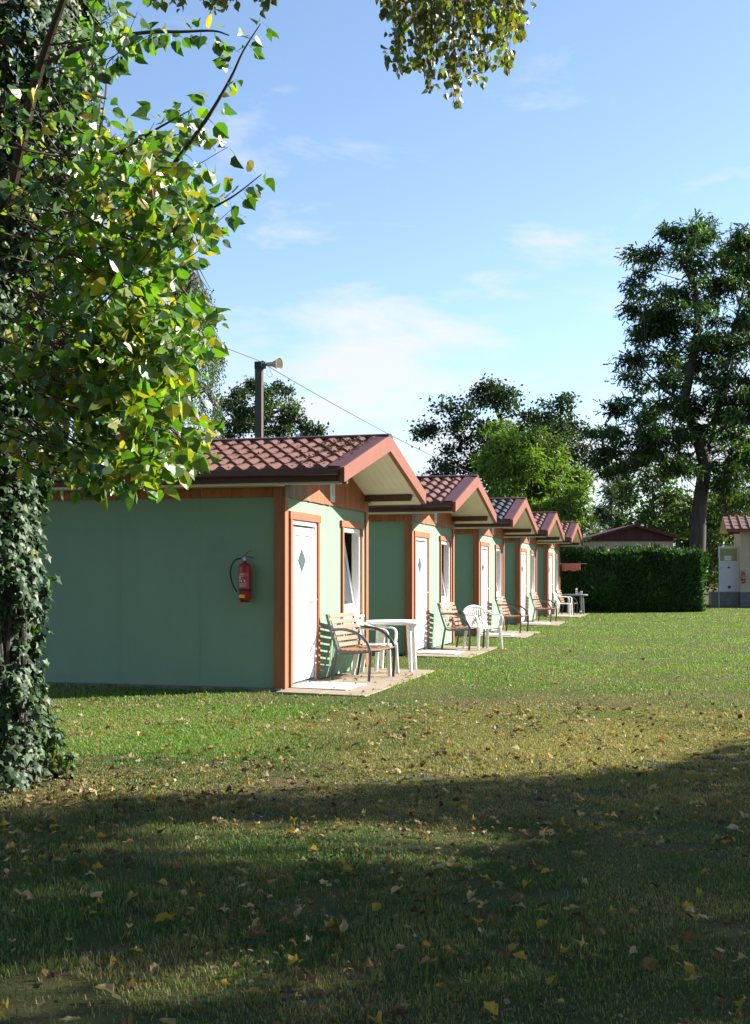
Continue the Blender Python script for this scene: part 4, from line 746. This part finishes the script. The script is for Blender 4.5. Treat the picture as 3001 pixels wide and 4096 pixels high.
cnt = 0
while cnt < 205:
    px, py = rng.uniform(60, 560), rng.uniform(-20, 1095)
    if not inside(px, py, ENV): continue
    if cnt > 145 and (py < 620 or px < 270): continue
    if rng.random() < (.93 if px < 185 and py > 430 else .75 if px < 165 else 0): continue
    cnt += 1; an = R(rng.uniform(12, 62) if py < 760 else rng.uniform(-40, 8)); ln = rng.uniform(110, 300); d = rng.uniform(4.9, 6.2)
    tip = PF(px, py, d); st = PF(px-math.cos(an)*ln, py+math.sin(an)*ln, d+rng.uniform(.1, .7)); md = tip.lerp(st, .5)+Vector((0, 0, -.04))
    near = min(allp, key=lambda q: (q-st).length+(.6 if q.z > st.z else 0)); P = smoothp([near, near.lerp(st, .6)+Vector((0, 0, -.03)), st, md, tip], 4)
    if max((FPX*(CAMH-p.z)/p.y+HY)/1.8166 for p in P if p.y < 7.3 or True) > 1085: P = [st, md, tip] if max((FPX*(CAMH-p.z)/p.y+HY)/1.8166 for p in (st, md)) < 1075 else [md, tip]
    bm_.tube([p-offv for p in P], [.006-.0048*i/(len(P)-1) for i in range(len(P))], 5); leaves_on(P, .30, .034)
# upper boughs, out of the picture, and the long bough that hangs in at the top
bough = limb([Vector((TX, TY, 6.5)), Vector((TX+1.2, TY+1.4, 8.6)), Vector((TX+2.6, TY+3.2, 9.6)), Vector((.7, 12.0, 9.4)), Vector((1.4, 12.4, 8.9))], .09, .02)
cp, ca = [], []
E2 = [(180, -60), (200, 60), (260, 200), (310, 330), (250, 560), (370, 640), (520, 690), (640, 830), (700, 690), (790, 760), (850, 1000), (930, 760), (990, 590), (1050, 740), (1120, 740), (1180, 590), (1330, 640), (1420, 480), (1440, 380), (1500, 340), (1480, 100), (1470, -60)]
for s_ in range(175):
    x0 = rng.uniform(150, 1500); d = 12+rng.uniform(-.9, .9); y0 = -160; hit = y0
    for yy in range(-50, 1010, 10):
        if inside(x0, yy, E2): hit = yy
    if hit <= y0: continue
    end = y0+(hit-y0)*(rng.random()**.55 if rng.random() < .85 else 1); dx = rng.normal(0, 45); top_ = PS(1450+.4237*(x0-dx), .4237*y0, d); P = [PS(1450+.4237*(x0-dx+dx*f), .4237*(y0+(end-y0)*f), d) for f in np.linspace(0, 1, 14)]; P = [p+Vector((rng.normal(0, .012), rng.normal(0, .012), 0)) for p in P]
    if s_ % 2 == 0: nb2 = min(bough, key=lambda q: (q-P[0]).length); bm_.tube([nb2-offv, nb2.lerp(P[0], .6)+Vector((0, 0, .1))-offv]+[p-offv for p in P], [.012, .009]+[.006-.004*i/13 for i in range(14)], 4)
    ll = (P[-1]-P[0]).length; m_ = int(ll/.085)
    for j in range(m_):
        f = rng.random()**1.25; q = P[min(12, int(f*13))].lerp(P[min(13, int(f*13)+1)], rng.random()); cp.append(q+Vector(rng.normal(size=3)*.05)); ca.append((rng.normal(0, .5), rng.normal(0, .5), -1))
    for _ in range(2): cp.append(P[-1]+Vector(rng.normal(size=3)*.03)); ca.append((rng.normal(0, .4), rng.normal(0, .4), -1))
for s_ in range(40): # few more strands at the very top edge, left
    x0 = rng.uniform(315, 600); d = 11.5+rng.uniform(-.6, .6); e_ = rng.uniform(-20, 24)*(1 if rng.random() < .7 else .3)
    for j in range(7): cp.append(PF(x0+rng.normal(0, 5), e_-j*9, d)); ca.append((rng.normal(0, .5), rng.normal(0, .5), -1))
bm_.build('branches', M['twig'], POPL, smooth=True)
kp = [k for k, p in enumerate(LP) if p.y > 7.4 or ((p.x/p.y*FPX+CX)/1.8166 > 165 or rng.random() < .4) and (FPX*(CAMH-p.z)/p.y+HY)/1.8166 < 1090+rng.normal(0, 12)-max(0, ((p.x/p.y*FPX+CX)/1.8166-400))*.9]; LP, LA, LN = [LP[k] for k in kp], [LA[k] for k in kp], [LN[k] for k in kp]
LP = np.array([tuple(p) for p in LP]); LA = np.array([tuple(p) for p in LA]); LN = np.array([tuple(p) for p in LN]); n = len(LP)
pal = [(5, (.050, .115, .022)), (6, (.080, .175, .026)), (3.5, (.12, .22, .028)), (.8, (.22, .24, .03)), (.35, (.38, .28, .03)), (.2, (.20, .11, .04))]
parts = []; w = rng.integers(0, 4, n); yel = np.array([0]*n)
C = cols(n, pal, .25); lowz = (LP[:, 2] < 3.6) & (rng.random(n) < .28); C[lowz] = cols(int(lowz.sum()), [(2, (.20, .25, .035)), (1, (.34, .28, .04))], .2)
for k in range(4): s_ = w == k; parts.append(scatter(POP[k], LP[s_]-off, LA[s_], LN[s_], rng.uniform(.040, .084, s_.sum()), C[s_]))
cp = np.array([tuple(p) for p in cp]); n = len(cp); w = rng.integers(0, 4, n); ca = np.array(ca); C = cols(n, [(4, (.085, .085, .025)), (3, (.13, .13, .03)), (2, (.12, .17, .03)), (1, (.17, .11, .035))], .3); rn = rdir(n)
for k in range(4): s_ = w == k; parts.append(scatter(POP[k], cp[s_]-off, ca[s_], rn[s_], rng.uniform(.05, .095, s_.sum()), C[s_]))
P, I, O, ce = clumps([((TX+random.uniform(-2.2, 2.0), TY+random.uniform(-.6, 2.5), random.uniform(7.6, 12)), 1.0, .9) for _ in range(9)], 3.0, .45, 26); n = len(P); parts.append(scatter(POP[0], P-off, O+rdir(n), rdir(n), rng.uniform(.06, .1, n), cols(n, pal, .3)))
leafobj('crown', parts, M['leaf'], POPL)
# ivy on its trunk
n = 42000; z = 7.0*rng.random(n)**.9; th = rng.uniform(0, 2*math.pi, n); Rz = np.interp(z, [0, .15, .4, .8, 1.3, 2.0, 2.5, 3.0, 3.8, 5.0, 7.0], [.50, .47, .41, .355, .36, .42, .50, .58, .70, .74, .66])
Rz = Rz+.05*np.sin(th*3+z*2.1)+.04*np.sin(th*5-z*3.7)+.035*np.sin(z*6+th*2)+.06*((np.sin(z*9.3+th*7) > .93))
gap = (np.sin(th*2.0+1.2+.8*np.sin(z*1.7)) > .93) & (z < 1.6); Rz = Rz*(1-.20*rng.random(n)**1.5); keep = ~(gap & (rng.random(n) < .96)); z, th, Rz = z[keep], th[keep], Rz[keep]; n = len(z)
P = np.stack([Rz*np.cos(th), Rz*np.sin(th), np.maximum(z, .03)], 1); nr = np.stack([np.cos(th), np.sin(th), np.full(n, .55)], 1)+rng.normal(size=(n, 3))*.45; ax = np.stack([rng.normal(0, .45, n), rng.normal(0, .45, n), -1+rng.normal(0, .3, n)], 1)+.35*nr
iv = empty('ivy', (TX, TY, 0), 0, 'dense dark ivy climbing the poplar trunk at the left edge', 'ivy')
vs = MB()
for k in range(16):
    a0 = rng.uniform(0, 6.28); pts = [(.31*math.cos(a0+.25*math.sin(zz*1.3+k)), .31*math.sin(a0+.25*math.sin(zz*1.3+k)), zz) for zz in np.linspace(0, 5, 20)]; vs.tube(pts, [.022-.0007*j for j in range(20)], 6)
vs.build('stems', M['bark_dark'], iv, smooth=True)
leafobj('foliage', [scatter(IVY, P, ax, nr, rng.uniform(.038, .085, n), cols(n, [(5, (.038, .072, .030)), (3, (.055, .098, .04)), (1.4, (.085, .14, .05)), (.15, (.22, .22, .06))], .3))], M['ivy'], iv)
# ---- shade tree outside the frame at the right: its crown throws the foreground shade
REG = [(-3.1, 6.6), (-1.64, 7.15), (.5, 7.85), (1.5, 8.2), (2.3, 8.8), (3.2, 9.9), (4.2, 10.6), (4.6, 9.5), (4.6, 2.0), (-2.2, 2.4)]
def shade_pts(n, cx_, tmin, tmax):
    o = []
    while len(o) < n:
        m_ = n*3; gx = rng.uniform(-3.4, 4.6, m_); gy = rng.uniform(1.6, 10.8, m_); gx += rng.normal(0, .05, m_)
        sunny = np.minimum(1, 2.4*np.exp(-(((gx+.17)/.7)**2+((gy-6.15)/.42)**2))) + .55*np.exp(-(((gx-1.45)/.55)**2+((gy-5.0)/.3)**2)) + .45*np.exp(-(((gx+1.5)/.5)**2+((gy-5.2)/.25)**2))+.6*np.exp(-(((gx-3.2)/.7)**2+((gy-8.3)/.18)**2))+.7*np.clip(wav(gx*.6, gy*1.6, 77, 2.2)-.25, 0, 1)
        for j in range(m_):
            if len(o) >= n: break
            if rng.random() < 1.12*sunny[j]: continue
            if not inside(gx[j]+rng.normal(0, .12), gy[j]+rng.normal(0, .15), REG): continue
            t_ = (cx_-gx[j])/SUNH[0]+rng.normal(0, 1.5); t_ = min(max(t_, tmin), tmax); o.append((gx[j]+SUNH[0]*t_, gy[j]+SUNH[1]*t_, TEL*t_))
    return np.array(o)
P = shade_pts(11500, 12.5, 7, 22); n = len(P); base = (12.8, 9.8)
shd = empty('shade_tree', (base[0], base[1], 0), 0, 'broad leafy tree standing right of the view, shading the foreground lawn', 'tree'); off = np.array([base[0], base[1], 0.0])
tm = MB(); tm.tube([(0, 0, 0), (.1, 0, 2), (0, .1, 4.5), (-.1, 0, 8.5)], [.32, .24, .17, .05], 10); limbs(tm, [np.array((.1, 0, 2.0)), np.array((.05, 0, 3.2)), np.array((0, .1, 4.5)), np.array((-.05, 0, 6.5))], P[rng.choice(n, 60)]-off, .05, 1); tm.build('trunk', M['bark'], shd, smooth=True)
leafobj('crown', [scatter(OVAL, P-off, rdir(n)+np.array([0, 0, -.4]), rdir(n), rng.uniform(.16, .26, n), cols(n, MID, .3))], M['foliage'], shd)
for k_, (x_, y_, h_, r_) in enumerate(((-7, -4, 15, 4.4), (1.5, -6, 16, 4.6), (9, -4, 15, 4.4), (-10.5, 5, 13, 3.6))):  # unseen trees added to cut the sky light on side walls and foreground
    ms = [((x_+random.uniform(-.7, .7)*r_, y_+random.uniform(-.7, .7)*r_, random.uniform(3.2, h_)), r_*.5, r_*.42) for _ in range(16)]
    tree('park_tree', ['leafy park tree behind the viewer on the left', 'leafy park tree straight behind the viewer', 'leafy park tree behind the viewer on the right', 'leafy park tree left of the poplar, out of view'][k_], 'tree', [(x_, y_, 0), (x_+.1, y_, 3), (x_, y_+.1, 7), (x_, y_, h_*.85)], .3, ms, GD, OVAL, .34, .75, .9, 150, group='park trees outside the view', r0=.06, lstep=3)
# ------------------------------------------------------------------ fallen leaves
DRY = [(4, (.33, .25, .12)), (3, (.44, .35, .18)), (1.6, (.38, .28, .05)), (2.6, (.19, .115, .05)), (2.2, (.085, .05, .028)), (.7, (.46, .40, .29))]
tmpl = []
for k in range(8):
    cu, fo, ja = random.uniform(-2.6, 2.6), random.uniform(-1.3, 1.5), random.uniform(.4, 1.6); TV, TF = poplar_template(cu, fo, ja); TV = TV*np.array([random.uniform(.75, 1.1), random.uniform(.8, 1.1), 1])+np.array([[random.uniform(-.09, .09), random.uniform(-.09, .09), random.uniform(-.13, .13)] for _ in TV]); tmpl.append((TV*np.array([1, 1, 1])-np.array([0, .45, 0]), TF))
protos = []
for k in range(14):
    TV, TF = tmpl[k % 8]; c = cols(1, DRY, .15)[0]; me = meshobj('fallen_leaf', TV, [i for f in TF for i in f], [len(f) for f in TF], M['dryleaf'], None, np.tile(c, (len(TV), 1))); protos.append(me.data); bpy.data.objects.remove(me)
cand = []
while len(cand) < 900:
    d = math.sqrt(rng.uniform(3.5**2, 12.6**2)); x = rng.uniform(-1, 1)*(.33*d+.15)
    if in_cabin(np.array([x]), np.array([d]))[0] or (abs(x-TX) < .45 and abs(d-TY) < .45): continue
    if d > 9.5 and x < -.8 and rng.random() < .6: continue
    cand.append((x, d))
for _ in range(70): # drift at the foot of the poplar
    cand.append((TX+.45+rng.random()**1.4*1.5, TY-.55+rng.normal(0, .18)))
cand.sort(key=lambda q: q[1]); near, rest = cand[:300], cand[300:]
for (x, d) in near:
    o = bpy.data.objects.new('fallen_leaf', random.choice(protos)); COL.objects.link(o); s = rng.uniform(.028, .062); o.scale = (s, s, s); o.location = (x, d, rng.uniform(.024, .040)); o.rotation_euler = (rng.normal(0, .45), rng.normal(0, .45), rng.uniform(0, 6.28))
    tag(o, 'dry yellow-brown fallen leaf lying on the shaded lawn among many alike', 'leaf', 'fallen leaves on the near lawn')
for _ in range(1500): 
    d = math.sqrt(rng.uniform(6**2, 22**2)); x = rng.uniform(-1, 1)*(.33*d)
    if d > 13 and rng.random() < .75: continue
    if not in_cabin(np.array([x]), np.array([d]), -.05)[0]: rest.append((x, d))
for _ in range(26): q = cab(0, rng.uniform(.08, 1.1), rng.uniform(-.4, 3.2)); rest.append((q.x, q.y))
for _ in range(450):
    d = math.sqrt(rng.uniform(3.5**2, 9.0**2)); rest.append((rng.uniform(-1, 1)*(.33*d+.1), d, rng.uniform(.55, .85)+1e-3))
for _ in range(2600):
    d = math.sqrt(rng.uniform(3.4**2, 8.5**2)); x = rng.uniform(-1, 1)*(.33*d+.1)
    if wav(x, d, 61, 1.6) > -.25: rest.append((x, d, .45))
rest = [q if len(q) == 3 else (*q, 1.0) for q in rest]; rsz = np.array([q[2] for q in rest]); rest = [q[:2] for q in rest]
rest = np.array(rest); n = len(rest); w = rng.integers(0, 8, n); parts = []; nr = unit(np.stack([rng.normal(0, .5, n), rng.normal(0, .5, n), np.ones(n)], 1)); an = rng.uniform(0, 6.28, n); ax = np.stack([np.cos(an), np.sin(an), rng.normal(0, .3, n)], 1); C = cols(n, DRY, .2)
for k in range(8): s_ = w == k; parts.append(scatter(tmpl[k], np.column_stack([rest[s_], rng.uniform(.028, .045, s_.sum())]), ax[s_], nr[s_], rng.uniform(.032, .062, s_.sum())*rsz[s_], C[s_]*np.where(rsz[s_] < .5, .55, 1)[:, None]))
o = leafobj('leaf_litter', parts, M['dryleaf']); tag(o, 'scatter of small pale dry leaves over the farther lawn', 'fallen leaves', kind='stuff')
# dry litter lying in the tile valleys of the nearest roof
n = 1500; X = np.where(rng.random(n) < .45, rng.uniform(.1, .72, n), rng.uniform(-3.2, .72, n)); dd = rng.beta(1.0, 1.6, n)*2.0+.08; ph = (X/.205) % 1; keep = (abs(ph-.0) < .3) | (ph > .75) | (rng.random(n) < .25); X, dd = X[keep], dd[keep]; n = len(X)
h = .5-.5*np.cos(2*math.pi*(((X/.205) % 1)**.8)); zz = AZ-SL*dd-0.020+.056*h+.032*((dd-.06)/(YE-.06)*6 % 1)+.012; flp = X > XF-.20; zz = np.where(flp, AZ-SL*dd+.048, zz)
loc = np.stack([X, HW-dd, zz], 1); an = rng.uniform(0, 6.28, n); parts = [scatter(POP[1], loc, np.stack([np.cos(an), np.sin(an), rng.normal(0, .4, n)], 1), np.stack([rng.normal(0, .6, n), rng.normal(0, .6, n), np.ones(n)], 1), rng.uniform(.018, .042, n), cols(n, [(3, (.10, .07, .045)), (3, (.04, .03, .022)), (2, (.28, .21, .12))], .3))]
o = leafobj('roof_leaf_litter', parts, M['dryleaf']); o.location = corner(0); o.rotation_euler = (0, 0, -ROW); tag(o, 'dry leaf litter caught between the tiles of the nearest roof', 'fallen leaves', kind='stuff')
print('objects', len(bpy.data.objects))
